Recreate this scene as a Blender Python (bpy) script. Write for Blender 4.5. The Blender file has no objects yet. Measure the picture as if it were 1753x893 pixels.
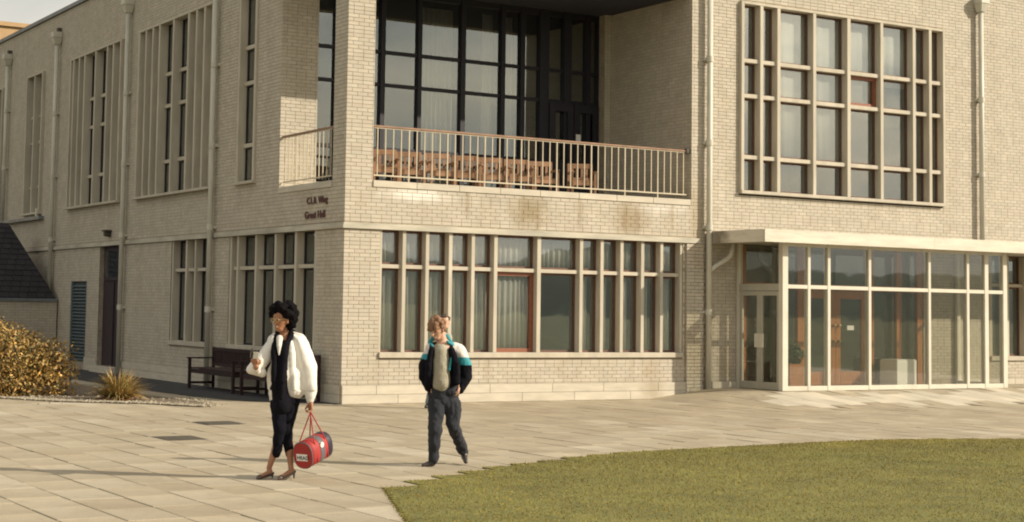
import bpy, math, random
import numpy as np
from mathutils import Vector, Matrix, Euler, noise
random.seed(7); rng = np.random.default_rng(7)
R = math.radians
scene = bpy.context.scene
col = scene.collection

# ------------------------------------------------------------------ camera
PW = 1753.0; FPX = 2729.35; CAMX, CAMY, CAMZ = -13.10764, -25.65301, 1.76
yaw, pitch, roll = R(60.11228), R(3.90075), R(0.96618)
fwd = Vector((math.cos(pitch)*math.cos(yaw), math.cos(pitch)*math.sin(yaw), math.sin(pitch)))
rt = Vector((math.sin(yaw), -math.cos(yaw), 0)); up = rt.cross(fwd)
r2 = math.cos(roll)*rt + math.sin(roll)*up
u2 = -math.sin(roll)*rt + math.cos(roll)*up
cam_d = bpy.data.cameras.new('camera'); cam = bpy.data.objects.new('camera', cam_d); col.objects.link(cam)
mw = Matrix((r2, u2, -fwd)).transposed().to_4x4(); mw.translation = (CAMX, CAMY, CAMZ)
cam.matrix_world = mw
cam_d.sensor_width = 36; cam_d.lens = 36*FPX/PW
cam_d.shift_x = 151.6/PW; cam_d.shift_y = -106.7/PW
cam_d.clip_start = 0.1; cam_d.clip_end = 6000
scene.camera = cam
CAM = Vector((CAMX, CAMY, CAMZ))

# ------------------------------------------------------------------ light
SUN_EL = 29.0; SUN_AZ = -40.0        # azimuth measured from +X towards +Y
sdir = Vector((math.cos(R(SUN_AZ))*math.cos(R(SUN_EL)), math.sin(R(SUN_AZ))*math.cos(R(SUN_EL)), math.sin(R(SUN_EL))))
w = bpy.data.worlds.new('World'); scene.world = w; w.use_nodes = True
nt = w.node_tree; nt.nodes.clear()
sky = nt.nodes.new('ShaderNodeTexSky'); sky.sky_type = 'NISHITA'; sky.sun_disc = False
sky.sun_elevation = R(SUN_EL); sky.sun_rotation = math.atan2(sdir.x, sdir.y)
sky.dust_density = 6.0; sky.air_density = 1.2; sky.ozone_density = 1.0
bg = nt.nodes.new('ShaderNodeBackground'); bg.inputs['Strength'].default_value = 0.12
wo = nt.nodes.new('ShaderNodeOutputWorld')
veil = nt.nodes.new('ShaderNodeMix'); veil.data_type = 'RGBA'; veil.inputs['Factor'].default_value = 0.6
veil.inputs['B'].default_value = (5.7, 5.45, 4.8, 1)       # thin high cloud over the whole sky
tcw = nt.nodes.new('ShaderNodeTexCoord'); mpw = nt.nodes.new('ShaderNodeMapping'); mpw.inputs['Scale'].default_value = (1.6, 1.6, 6.0)
nzw = nt.nodes.new('ShaderNodeTexNoise'); nzw.inputs['Scale'].default_value = 2.2; nzw.inputs['Detail'].default_value = 6; nzw.inputs['Distortion'].default_value = 0.6
mrw = nt.nodes.new('ShaderNodeMapRange'); mrw.inputs['From Min'].default_value = 0.36; mrw.inputs['From Max'].default_value = 0.6; mrw.inputs['To Min'].default_value = 0.7; mrw.inputs['To Max'].default_value = 1.0
nt.links.new(tcw.outputs['Generated'], mpw.inputs[0]); nt.links.new(mpw.outputs[0], nzw.inputs['Vector']); nt.links.new(nzw.outputs['Fac'], mrw.inputs['Value']); nt.links.new(mrw.outputs[0], veil.inputs['Factor'])
nt.links.new(sky.outputs[0], veil.inputs['A']); nt.links.new(veil.outputs['Result'], bg.inputs['Color']); nt.links.new(bg.outputs[0], wo.inputs['Surface'])
sun_d = bpy.data.lights.new('sun', 'SUN'); sun_d.energy = 5.0; sun_d.angle = R(0.6); sun_d.color = (1.0, 0.89, 0.72)
sun = bpy.data.objects.new('sun', sun_d); col.objects.link(sun)
sun.rotation_euler = (-sdir).to_track_quat('-Z', 'Y').to_euler()
scene.view_settings.view_transform = 'Standard'; scene.view_settings.look = 'None'
scene.view_settings.exposure = 0.25; scene.view_settings.gamma = 1.0
scene.cycles.transparent_max_bounces = 12
scene.cycles.filter_width = 2.0

# ------------------------------------------------------------------ materials
def nmat(name):
    m = bpy.data.materials.new(name); m.use_nodes = True
    t = m.node_tree; b = t.nodes['Principled BSDF']
    return m, t, b
def _lk(t, a, b): t.links.new(a, b)
def mat(name, rgb, rough=0.8, var=0.12, scale=6.0, island=0.0, bump=0.0, bscale=60.0, metal=0.0, streak=None, spec=None, coords='Object', hue=None):
    """procedural surface: base colour with two noise octaves, optional random tint per piece, bump"""
    m, t, b = nmat(name); N = t.nodes
    tc = N.new('ShaderNodeTexCoord'); out = tc.outputs[coords]
    if streak:
        mp = N.new('ShaderNodeMapping'); mp.inputs['Scale'].default_value = streak; _lk(t, out, mp.inputs[0]); so = mp.outputs[0]
    else: so = out
    n1 = N.new('ShaderNodeTexNoise'); n1.inputs['Scale'].default_value = scale; n1.inputs['Detail'].default_value = 6; _lk(t, so, n1.inputs['Vector'])
    mr = N.new('ShaderNodeMapRange'); mr.inputs['From Min'].default_value = 0.3; mr.inputs['From Max'].default_value = 0.7
    mr.inputs['To Min'].default_value = 1-var; mr.inputs['To Max'].default_value = 1+var; _lk(t, n1.outputs['Fac'], mr.inputs['Value'])
    fac = mr.outputs[0]
    base = N.new('ShaderNodeRGB'); base.outputs[0].default_value = (*rgb, 1); bc = base.outputs[0]
    if island > 0 or hue:
        g = N.new('ShaderNodeNewGeometry'); oi = N.new('ShaderNodeObjectInfo')
        ad = N.new('ShaderNodeMath'); ad.operation = 'ADD'; _lk(t, g.outputs['Random Per Island'], ad.inputs[0]); _lk(t, oi.outputs['Random'], ad.inputs[1])
        fr = N.new('ShaderNodeMath'); fr.operation = 'FRACT'; _lk(t, ad.outputs[0], fr.inputs[0])
        m2 = N.new('ShaderNodeMapRange'); m2.inputs['To Min'].default_value = 1-island; m2.inputs['To Max'].default_value = 1+island; _lk(t, fr.outputs[0], m2.inputs['Value'])
        mu = N.new('ShaderNodeMath'); mu.operation = 'MULTIPLY'; _lk(t, fac, mu.inputs[0]); _lk(t, m2.outputs[0], mu.inputs[1]); fac = mu.outputs[0]
        if hue:
            m3 = N.new('ShaderNodeMath'); m3.operation = 'MULTIPLY'; _lk(t, fr.outputs[0], m3.inputs[0]); m3.inputs[1].default_value = 7.31
            f3 = N.new('ShaderNodeMath'); f3.operation = 'FRACT'; _lk(t, m3.outputs[0], f3.inputs[0])
            rp = N.new('ShaderNodeValToRGB'); el = rp.color_ramp.elements
            cs = list(hue); el[0].position = 0; el[0].color = (*cs[0], 1); el[1].position = 1; el[1].color = (*cs[-1], 1)
            for i, c in enumerate(cs[1:-1]): e = el.new((i+1)/(len(cs)-1)); e.color = (*c, 1)
            _lk(t, f3.outputs[0], rp.inputs[0]); bc = rp.outputs[0]
    vm = N.new('ShaderNodeVectorMath'); vm.operation = 'SCALE'; _lk(t, bc, vm.inputs[0]); _lk(t, fac, vm.inputs['Scale'])
    _lk(t, vm.outputs[0], b.inputs['Base Color'])
    b.inputs['Roughness'].default_value = rough; b.inputs['Metallic'].default_value = metal
    if spec is not None: b.inputs['Specular IOR Level'].default_value = spec
    if bump > 0:
        n2 = N.new('ShaderNodeTexNoise'); n2.inputs['Scale'].default_value = bscale; n2.inputs['Detail'].default_value = 5; _lk(t, out, n2.inputs['Vector'])
        bp = N.new('ShaderNodeBump'); bp.inputs['Strength'].default_value = bump; bp.inputs['Distance'].default_value = 0.01
        _lk(t, n2.outputs['Fac'], bp.inputs['Height']); _lk(t, bp.outputs[0], b.inputs['Normal'])
    m['scale_node'] = 1
    return m

def add_stains(m, spots):
    """weathering stains with a shape of their own: list of (centre, radii, colour, strength)"""
    t = m.node_tree; N = t.nodes; b = N['Principled BSDF']
    src = b.inputs['Base Color'].links[0].from_socket
    geo = N.new('ShaderNodeNewGeometry')
    nz = N.new('ShaderNodeTexNoise'); nz.inputs['Scale'].default_value = 5; nz.inputs['Detail'].default_value = 6; _lk(t, geo.outputs['Position'], nz.inputs['Vector'])
    for c, rad, rgb, st in spots:
        s1 = N.new('ShaderNodeVectorMath'); s1.operation = 'SUBTRACT'; _lk(t, geo.outputs['Position'], s1.inputs[0]); s1.inputs[1].default_value = c
        s2 = N.new('ShaderNodeVectorMath'); s2.operation = 'DIVIDE'; _lk(t, s1.outputs[0], s2.inputs[0]); s2.inputs[1].default_value = rad
        ln = N.new('ShaderNodeVectorMath'); ln.operation = 'LENGTH'; _lk(t, s2.outputs[0], ln.inputs[0])
        a = N.new('ShaderNodeMath'); a.operation = 'ADD'; _lk(t, ln.outputs['Value'], a.inputs[0]); _lk(t, nz.outputs['Fac'], a.inputs[1])
        mr = N.new('ShaderNodeMapRange'); mr.inputs['From Min'].default_value = 1.55; mr.inputs['From Max'].default_value = 0.7
        mr.inputs['To Min'].default_value = 0; mr.inputs['To Max'].default_value = st; _lk(t, a.outputs[0], mr.inputs['Value'])
        mx = N.new('ShaderNodeMix'); mx.data_type = 'RGBA'; _lk(t, mr.outputs[0], mx.inputs['Factor']); _lk(t, src, mx.inputs['A']); mx.inputs['B'].default_value = (*rgb, 1)
        src = mx.outputs['Result']
    _lk(t, src, b.inputs['Base Color'])

def weather(m, scale, rgb, lo, hi, st, detail=8):
    """dirt that collects in patches: noise in place coordinates, mixed towards a dirt colour"""
    t = m.node_tree; N = t.nodes; b = N['Principled BSDF']; src = b.inputs['Base Color'].links[0].from_socket
    geo = N.new('ShaderNodeNewGeometry'); mp = N.new('ShaderNodeMapping'); mp.inputs['Scale'].default_value = scale; _lk(t, geo.outputs['Position'], mp.inputs[0])
    nz = N.new('ShaderNodeTexNoise'); nz.inputs['Scale'].default_value = 1; nz.inputs['Detail'].default_value = detail; nz.inputs['Roughness'].default_value = 0.62; _lk(t, mp.outputs[0], nz.inputs['Vector'])
    mr = N.new('ShaderNodeMapRange'); mr.inputs['From Min'].default_value = lo; mr.inputs['From Max'].default_value = hi; mr.inputs['To Max'].default_value = st; _lk(t, nz.outputs['Fac'], mr.inputs['Value'])
    mx = N.new('ShaderNodeMix'); mx.data_type = 'RGBA'; _lk(t, mr.outputs[0], mx.inputs['Factor']); _lk(t, src, mx.inputs['A']); mx.inputs['B'].default_value = (*rgb, 1); _lk(t, mx.outputs['Result'], b.inputs['Base Color'])
def glass_mat(name, tint=(0.75, 0.80, 0.76), refl=0.16, wob=0.02):
    m = bpy.data.materials.new(name); m.use_nodes = True; t = m.node_tree; N = t.nodes; N.clear()
    o = N.new('ShaderNodeOutputMaterial'); tr = N.new('ShaderNodeBsdfTransparent'); gl = N.new('ShaderNodeBsdfGlossy')
    tr.inputs[0].default_value = (*tint, 1); gl.inputs['Roughness'].default_value = 0.015; gl.inputs['Color'].default_value = (0.88, 0.94, 0.96, 1)
    fr = N.new('ShaderNodeFresnel'); ge = N.new('ShaderNodeNewGeometry'); io = N.new('ShaderNodeMapRange')
    io.inputs['To Min'].default_value = 1.52; io.inputs['To Max'].default_value = 1/1.52; _lk(t, ge.outputs['Backfacing'], io.inputs['Value']); _lk(t, io.outputs[0], fr.inputs['IOR'])
    ad = N.new('ShaderNodeMath'); ad.operation = 'ADD'; ad.use_clamp = True; _lk(t, fr.outputs[0], ad.inputs[0]); ad.inputs[1].default_value = refl
    mx = N.new('ShaderNodeMixShader'); _lk(t, ad.outputs[0], mx.inputs[0]); _lk(t, tr.outputs[0], mx.inputs[1]); _lk(t, gl.outputs[0], mx.inputs[2])
    tc = N.new('ShaderNodeTexCoord'); nz = N.new('ShaderNodeTexNoise'); nz.inputs['Scale'].default_value = 1.3; nz.inputs['Detail'].default_value = 1; _lk(t, tc.outputs['Object'], nz.inputs['Vector'])
    bp = N.new('ShaderNodeBump'); bp.inputs['Strength'].default_value = wob; bp.inputs['Distance'].default_value = 0.1; _lk(t, nz.outputs['Fac'], bp.inputs['Height']); _lk(t, bp.outputs[0], gl.inputs['Normal'])
    _lk(t, mx.outputs[0], o.inputs['Surface'])
    return m

M = {}
M['brick'] = mat('brick_cream', (0.50, 0.44, 0.34), 0.9, 0.07, 3.0, island=0.055, bump=0.5, bscale=70,
                 hue=[(0.46, 0.415, 0.335), (0.475, 0.43, 0.35), (0.46, 0.42, 0.34), (0.485, 0.435, 0.36), (0.465, 0.41, 0.33), (0.47, 0.425, 0.345), (0.44, 0.39, 0.31)])
add_stains(M['brick'], [((4.0, 0, 3.66), (0.55, 3, 0.42), (0.25, 0.19, 0.10), 0.75), ((6.45, 0, 3.6), (0.5, 3, 0.5), (0.27, 0.20, 0.11), 0.7),
                        ((1.5, 0, 3.83), (0.9, 3, 0.16), (0.80, 0.77, 0.70), 0.8), ((7.3, 0, 3.85), (0.9, 3, 0.14), (0.76, 0.72, 0.66), 0.5),
                        ((8.05, 0, 1.0), (0.35, 3, 1.0), (0.36, 0.30, 0.20), 0.55), ((6.95, 0, 0.55), (0.3, 3, 0.4), (0.36, 0.29, 0.19), 0.5),
                        ((8.15, 0, 3.6), (0.3, 3, 1.2), (0.36, 0.29, 0.19), 0.6), ((8.95, 0, 0.6), (0.25, 3, 0.7), (0.38, 0.31, 0.2), 0.45)])
add_stains(M['brick'], [((4.2 + dx, 0, 0.66), (0.10 + 0.05*(i % 3), 3, 0.30), (0.33, 0.27, 0.18), 0.4) for i, dx in enumerate((-2.6, -1.1, 0.6, 2.3))]
           + [((x, 0, z), (0.07, 3, 0.42), (0.26, 0.19, 0.11), 0.5) for x, z in ((3.86, 3.55), (4.2, 3.5), (6.3, 3.5), (6.62, 3.55), (5.2, 3.7), (7.5, 3.7), (2.6, 3.75))])
weather(M['brick'], (2.2, 2.2, 0.35), (0.34, 0.285, 0.20), 0.5, 0.78, 0.45)
weather(M['brick'], (9, 9, 9), (0.36, 0.27, 0.18), 0.6, 0.8, 0.4)
M['mortar'] = mat('mortar', (0.33, 0.28, 0.21), 0.95, 0.2, 9, bump=0.4)
M['stone'] = mat('pale_stone', (0.50, 0.455, 0.37), 0.85, 0.10, 2.5, island=0.05, bump=0.3, bscale=40, streak=(1, 1, 4))
add_stains(M['stone'], [((7.0, 0, 0.2), (0.35, 3, 0.4), (0.33, 0.27, 0.18), 0.6)])
M['concrete'] = mat('cast_concrete', (0.48, 0.435, 0.35), 0.85, 0.10, 3.0, island=0.05, bump=0.3, bscale=50, streak=(2, 2, 0.5))
M['string'] = mat('string_course_stone', (0.44, 0.41, 0.335), 0.85, 0.25, 1.6, bump=0.3, streak=(0.7, 0.7, 3))
M['timber'] = mat('brown_window_timber', (0.11, 0.052, 0.034), 0.5, 0.25, 8, streak=(1, 1, 6))
M['timber_red'] = mat('red_brown_casement_timber', (0.24, 0.085, 0.045), 0.45, 0.2, 8, streak=(1, 1, 6))
M['darkframe'] = mat('dark_painted_frame', (0.010, 0.009, 0.016), 0.6, 0.2, 8)
M['pipe'] = mat('pale_pipe_paint', (0.52, 0.50, 0.42), 0.5, 0.10, 4, island=0.04, streak=(3, 3, 0.6))
M['white'] = mat('white_paint', (0.60, 0.565, 0.47), 0.45, 0.05, 3)
M['fascia'] = mat('white_fascia', (0.60, 0.555, 0.46), 0.6, 0.10, 1.5, streak=(1, 1, 5))
add_stains(M['fascia'], [((8.5, -0.3, 3.3), (0.35, 0.5, 0.4), (0.12, 0.10, 0.07), 0.9)])
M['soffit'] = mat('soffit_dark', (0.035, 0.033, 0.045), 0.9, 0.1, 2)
M['psoffit'] = mat('porch_soffit', (0.40, 0.37, 0.31), 0.9, 0.1, 2)
M['lead'] = mat('lead_grey_metal', (0.16, 0.18, 0.19), 0.5, 0.25, 3)
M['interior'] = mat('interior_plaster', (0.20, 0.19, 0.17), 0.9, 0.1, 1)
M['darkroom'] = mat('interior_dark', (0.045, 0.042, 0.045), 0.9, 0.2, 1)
M['lobby'] = mat('lobby_wall_green', (0.30, 0.33, 0.27), 0.9, 0.1, 1)
M['glass'] = glass_mat('window_glass', (0.88, 0.90, 0.90), 0.16, 0.03)
M['glass_dark'] = glass_mat('balcony_glass', (0.82, 0.84, 0.82), 0.12, 0.01)
M['porchglass'] = glass_mat('porch_glass', (0.90, 0.90, 0.87), 0.055, 0.02)
weather(M['fascia'], (1.5, 1.5, 12), (0.30, 0.25, 0.17), 0.5, 0.8, 0.5)
weather(M['concrete'], (3, 3, 0.6), (0.28, 0.24, 0.17), 0.5, 0.8, 0.45)
weather(M['white'], (3, 3, 1), (0.33, 0.28, 0.19), 0.55, 0.8, 0.4)
M['curtain_or_sky_sheet'] = mat('net_curtain_or_sky', (0.52, 0.485, 0.415), 0.9, 0.10, 2, streak=(6, 6, 0.3))
M['door_wood'] = mat('varnished_door_wood', (0.34, 0.135, 0.045), 0.35, 0.22, 4, streak=(8, 8, 0.5))
M['darkdoor'] = mat('dark_door_paint', (0.035, 0.022, 0.03), 0.5, 0.1, 4)
M['louvre'] = mat('louvre_paint', (0.10, 0.13, 0.14), 0.6, 0.1, 4)
M['handrail'] = mat('handrail_wood', (0.26, 0.15, 0.09), 0.5, 0.2, 6)
M['rail_paint'] = mat('railing_paint', (0.50, 0.435, 0.315), 0.5, 0.08, 6)
M['chairwood'] = mat('orange_chair_wood', (0.31, 0.175, 0.10), 0.5, 0.2, 8, island=0.12)
M['benchwood'] = mat('dark_bench_wood', (0.028, 0.012, 0.011), 0.9, 0.25, 8, island=0.2)
M['brass'] = mat('brass', (0.65, 0.48, 0.22), 0.3, 0.05, 4, metal=1.0)
M['alu'] = mat('door_aluminium', (0.40, 0.38, 0.31), 0.5, 0.08, 4)
M['paper'] = mat('paper_notice', (0.75, 0.74, 0.70), 0.9, 0.02, 4)
M['letters'] = mat('red_brown_letters', (0.11, 0.05, 0.045), 0.8, 0.1, 5)
M['slab'] = mat('paving_stone', (0.42, 0.37, 0.28), 0.9, 0.20, 1.1, island=0.06, bump=0.5, bscale=45, coords='Generated' if False else 'Object',
                hue=[(0.35, 0.298, 0.212), (0.365, 0.312, 0.226), (0.33, 0.275, 0.19), (0.355, 0.302, 0.216), (0.42, 0.37, 0.28), (0.335, 0.278, 0.194), (0.35, 0.298, 0.212)])
add_stains(M['slab'], [((2.5, -3.5, 0), (9, 4.5, 3), (0.27, 0.215, 0.14), 0.45), ((12, -6.5, 0), (6, 2.5, 3), (0.28, 0.225, 0.15), 0.4), ((-3, -2.5, 0), (3.5, 2.2, 3), (0.28, 0.235, 0.165), 0.4), ((-6, -5, 0), (2.5, 1.4, 3), (0.27, 0.23, 0.16), 0.35)])
weather(M['slab'], (0.9, 0.9, 1), (0.235, 0.185, 0.12), 0.48, 0.72, 0.55)
weather(M['slab'], (7, 7, 1), (0.22, 0.18, 0.12), 0.56, 0.72, 0.5)
weather(M['slab'], (30, 30, 1), (0.16, 0.13, 0.09), 0.66, 0.74, 0.5, 3)
M['joint'] = mat('joint_soil', (0.27, 0.225, 0.16), 1.0, 0.2, 8)
weather(M['joint'], (1.3, 1.3, 1), (0.05, 0.035, 0.022), 0.47, 0.56, 1.0, 3)
M['ground'] = mat('rough_grass_ground', (0.10, 0.10, 0.035), 1.0, 0.3, 0.05, bump=0.3)
M['hillgrass'] = mat('hill_woods', (0.030, 0.045, 0.028), 1.0, 0.4, 0.03, bump=0.5, bscale=0.2)
M['turf'] = mat('turf_soil', (0.13, 0.125, 0.03), 1.0, 0.25, 1.5)
M['soil'] = mat('bed_soil', (0.14, 0.105, 0.07), 1.0, 0.3, 5, bump=0.8, bscale=20)
M['gravel'] = mat('pale_pebbles', (0.31, 0.27, 0.20), 0.9, 0.1, 5, island=0.3)
M['iron'] = mat('drain_cover_iron', (0.07, 0.06, 0.045), 0.7, 0.3, 9, bump=0.6)
M['slate'] = mat('dark_slate', (0.012, 0.010, 0.015), 0.7, 0.3, 5, island=0.3)
M['farbrick'] = mat('far_tan_wall', (0.42, 0.28, 0.15), 0.9, 0.15, 1.2)

# ------------------------------------------------------------------ mesh helpers
def tag(o, label=None, cat=None, group=None, kind=None):
    if label: o['label'] = label
    if cat: o['category'] = cat
    if group: o['group'] = group
    if kind: o['kind'] = kind
    return o
def empty(name, loc=(0, 0, 0), rz=0, parent=None):
    o = bpy.data.objects.new(name, None); col.objects.link(o); o.location = loc; o.rotation_euler = (0, 0, rz)
    if parent: o.parent = parent
    return o
def link(name, me, m=None, parent=None, loc=None):
    o = bpy.data.objects.new(name, me); col.objects.link(o)
    if m is not None and len(me.materials) == 0:
        for q in (m if isinstance(m, (list, tuple)) else [m]): me.materials.append(q)
    if parent: o.parent = parent
    if loc is not None: o.location = loc
    return o
class Fr:
    """wall frame: u along, d outwards, z up"""
    def __init__(s, O, U, N): s.O = Vector(O); s.U = Vector(U); s.N = Vector(N)
    def p(s, u, d, z): return s.O + s.U*u + s.N*d + Vector((0, 0, z))
ID = Fr((0, 0, 0), (1, 0, 0), (0, 1, 0))
FRONT = Fr((0, 0, 0), (1, 0, 0), (0, -1, 0))
LEFT = Fr((0, 0, 0), (0, 1, 0), (-1, 0, 0))
class MB:
    def __init__(s, fr=ID): s.v = []; s.f = []; s.fr = fr; s.mi = []
    def add(s, vs, fs, mi=0):
        n = len(s.v); s.v += [tuple(v) for v in vs]; s.f += [tuple(i+n for i in f) for f in fs]; s.mi += [mi]*len(fs)
    def box(s, u0, u1, d0, d1, z0, z1, mi=0):
        P = s.fr.p
        vs = [P(u, d, z) for z in (z0, z1) for d in (d0, d1) for u in (u0, u1)]
        s.add(vs, [(0, 2, 3, 1), (4, 5, 7, 6), (0, 1, 5, 4), (2, 6, 7, 3), (0, 4, 6, 2), (1, 3, 7, 5)], mi)
    def hexa(s, bot, top, mi=0):
        n = len(bot); vs = list(bot)+list(top)
        fs = [tuple(range(n-1, -1, -1)), tuple(range(n, 2*n))]+[(i, (i+1) % n, n+(i+1) % n, n+i) for i in range(n)]
        s.add(vs, fs, mi)
    def tube(s, pts, rad, seg=10, mi=0, cap=True):
        pts = [Vector(p) for p in pts]; n = len(pts)
        rs = rad if isinstance(rad, (list, tuple)) else [rad]*n
        rings = []; ref = None
        for i, p in enumerate(pts):
            t = (pts[min(i+1, n-1)]-pts[max(i-1, 0)]).normalized()
            if ref is None: ref = t.orthogonal().normalized()
            a = (ref - t*ref.dot(t)); a = a.normalized() if a.length > 1e-6 else t.orthogonal().normalized(); ref = a; b = t.cross(a)
            rings.append([p+(a*math.cos(k*2*math.pi/seg)+b*math.sin(k*2*math.pi/seg))*rs[i] for k in range(seg)])
        vs = [v for r in rings for v in r]; fs = []
        for i in range(n-1):
            for k in range(seg):
                k2 = (k+1) % seg; fs.append((i*seg+k, i*seg+k2, (i+1)*seg+k2, (i+1)*seg+k))
        if cap: fs += [tuple(range(seg-1, -1, -1)), tuple((n-1)*seg+k for k in range(seg))]
        s.add(vs, fs, mi)
    def mesh(s, name, smooth=False):
        me = bpy.data.meshes.new(name); me.from_pydata(s.v, [], s.f)
        if any(s.mi): me.polygons.foreach_set('material_index', s.mi)
        me.validate(); me.update()
        bm = __import__('bmesh').new(); bm.from_mesh(me); __import__('bmesh').ops.recalc_face_normals(bm, faces=bm.faces); bm.to_mesh(me); bm.free()
        if smooth: me.polygons.foreach_set('use_smooth', [True]*len(me.polygons))
        return me
    def build(s, name, m, parent=None, smooth=False, bevel=0.0, kind=None):
        o = link(name, s.mesh(name, smooth), m, parent)
        if bevel > 0:
            bv = o.modifiers.new('bevel', 'BEVEL'); bv.width = bevel; bv.segments = 1; bv.limit_method = 'ANGLE'
        if kind: o['kind'] = kind
        return o
def boxes_np(name, arr, fr, m, parent, kind='stuff', back=False):
    """arr: n x 6 (u0,u1,d0,d1,z0,z1) joined into one mesh, no back faces"""
    a = np.asarray(arr, float); n = len(a)
    O = np.array(fr.O); U = np.array(fr.U); N = np.array(fr.N); Z = np.array((0, 0, 1.0))
    idx = [(i, j, k) for k in (4, 5) for j in (2, 3) for i in (0, 1)]
    V = np.stack([O+a[:, i:i+1]*U+a[:, j:j+1]*N+a[:, k:k+1]*Z for i, j, k in idx], 1).reshape(-1, 3)
    # outward faces for d1 = outer side ; orientation fixed by handedness
    fs = np.array([(0, 2, 3, 1), (4, 5, 7, 6), (2, 6, 7, 3), (0, 4, 6, 2), (1, 3, 7, 5)])
    if np.dot(np.cross(U, N), Z) < 0: fs = fs[:, ::-1]
    Fm = (fs[None]+8*np.arange(n)[:, None, None]).reshape(-1, 4)
    me = bpy.data.meshes.new(name); me.vertices.add(len(V)); me.vertices.foreach_set('co', V.ravel())
    me.loops.add(Fm.size); me.loops.foreach_set('vertex_index', Fm.ravel())
    me.polygons.add(len(Fm)); me.polygons.foreach_set('loop_start', np.arange(0, Fm.size, 4)); me.polygons.foreach_set('loop_total', np.full(len(Fm), 4))
    me.update(calc_edges=True); me.validate(); me.polygons.foreach_set('use_smooth', [False]*len(me.polygons))
    o = link(name, me, m, parent)
    if kind: o['kind'] = kind
    return o
def copy_tree(o, parent=None):
    c = o.copy(); col.objects.link(c); c.parent = parent
    for ch in o.children: copy_tree(ch, c)
    return c

# ------------------------------------------------------------------ ground, hills
def ramp(x, y):
    a = min(max((x-6.9)/1.6, 0), 1); b = min(max((y+3.4)/1.9, 0), 1)
    return 0.205*a*b
g = MB(); S = 3000
g.add([(-S, -S, -0.06), (S, -S, -0.06), (S, S, -0.06), (-S, S, -0.06)], [(0, 1, 2, 3)])
tag(g.build('ground', M['ground']), kind='structure')
# ridge of wooded hills on the far side of the lawn (seen mirrored in the panes)
hb = MB(); nseg = 160; rows = 7
for j in range(rows):
    for i in range(nseg+1):
        a = R(-150+200*i/nseg); rr = 520+70*j
        hgt = 19+9*noise.noise(Vector((i*0.05, 3.1, 0)))+5*noise.noise(Vector((i*0.21, 7, 0)))+1.6*noise.noise(Vector((i*0.9, 1, 0)))
        pk = math.exp(-((math.degrees(a)+52)/3.2)**2)*14+math.exp(-((math.degrees(a)+62)/6)**2)*8
        prof = math.sin(math.pi*j/(rows-1))
        hb.v.append((math.cos(a)*rr, math.sin(a)*rr-25, -0.2+(hgt+pk)*prof))
for j in range(rows-1):
    for i in range(nseg):
        q = j*(nseg+1)+i; hb.f.append((q, q+1, q+nseg+2, q+nseg+1)); hb.mi.append(0)
tag(hb.build('hills', M['hillgrass'], smooth=True), kind='structure')

# lawn outline (upper edge follows an arc)
arc = [(-8.2, -20), (-7.45, -17.0), (-6.95, -15.0), (-6.6, -14.1), (-6.1, -13.0), (-5.68, -12.0), (-5.1, -11.66), (-4.6, -11.32), (-4.15, -11.02), (-3.75, -10.83), (-3.2, -10.5), (-2.25, -10.12), (-1.7, -9.85),
       (-0.7, -9.62), (0.8, -9.5), (2.8, -9.25), (4.5, -9.4), (6.0, -9.86), (8.0, -10.9), (10, -12.6), (11.5, -15), (12, -19)]
def arc_y(x):
    if x <= arc[0][0] or x >= arc[-1][0]: return -99
    for (x0, y0), (x1, y1) in zip(arc, arc[1:]):
        if x0 <= x <= x1: return y0+(y1-y0)*(x-x0)/(x1-x0)
CW = 0.5; CO = -0.15
# joints sheet under the slabs
jb = MB(); xs = [-14, 6.9, 7.4, 8.5, 20, 26]; ys = [-24, -3.4, -1.5, 3.5]
for i in range(len(xs)):
    for j in range(len(ys)): jb.v.append((xs[i], ys[j], ramp(xs[i], ys[j])-(0.022 if ramp(xs[i], ys[j]) == 0 and xs[i] < 6 else 0.045)))
for i in range(len(xs)-1):
    for j in range(len(ys)-1):
        q = i*len(ys)+j; jb.f.append((q, q+len(ys), q+len(ys)+1, q+1)); jb.mi.append(0)
jb.add([(-14, 3.5, -0.022), (0.3, 3.5, -0.024), (0.3, 34, -0.024), (-14, 34, -0.022)], [(0, 1, 2, 3)])
pav = tag(jb.build('pavement', M['joint']), kind='structure')
slabs = []
SL = 0.75
ncol = int((24+13.5)/CW)
lawncols = []
for c in range(-27, 49):
    x0 = CO+c*CW; xc = x0+CW/2
    ya = arc_y(xc); off = random.random()*SL
    if ya > -50: ya = round(ya/0.05)*0.05; lawncols.append((x0, ya))
    if x0 < -5.2: ya = -99
    k0 = int((-20-off)/SL)
    y = -20+off-SL
    while y < 12:
        y1 = y+SL
        lo, hi = y, y1
        if ya > -50:
            if hi <= ya+0.06: y = y1; continue
            lo = max(lo, ya)
        if xc > -0.1:
            if lo > (0.0 if xc < 8.5 else -0.0): break
            hi = min(hi, -0.005)
            if hi-lo < 0.04: break
        slabs.append((x0, x0+CW, lo, hi)); y = y1
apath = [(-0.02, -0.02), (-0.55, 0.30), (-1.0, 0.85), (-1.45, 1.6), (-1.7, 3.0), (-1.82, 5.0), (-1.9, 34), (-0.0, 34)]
def apx(y):
    for (x0, y0), (x1, y1) in zip(apath, apath[1:-1]):
        if y0 <= y <= y1: return x0+(x1-x0)*(y-y0)/(y1-y0)
    return 0
slabs = [q for q in slabs if not (q[2] > 0.1 and q[0] > apx((q[2])))]
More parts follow.
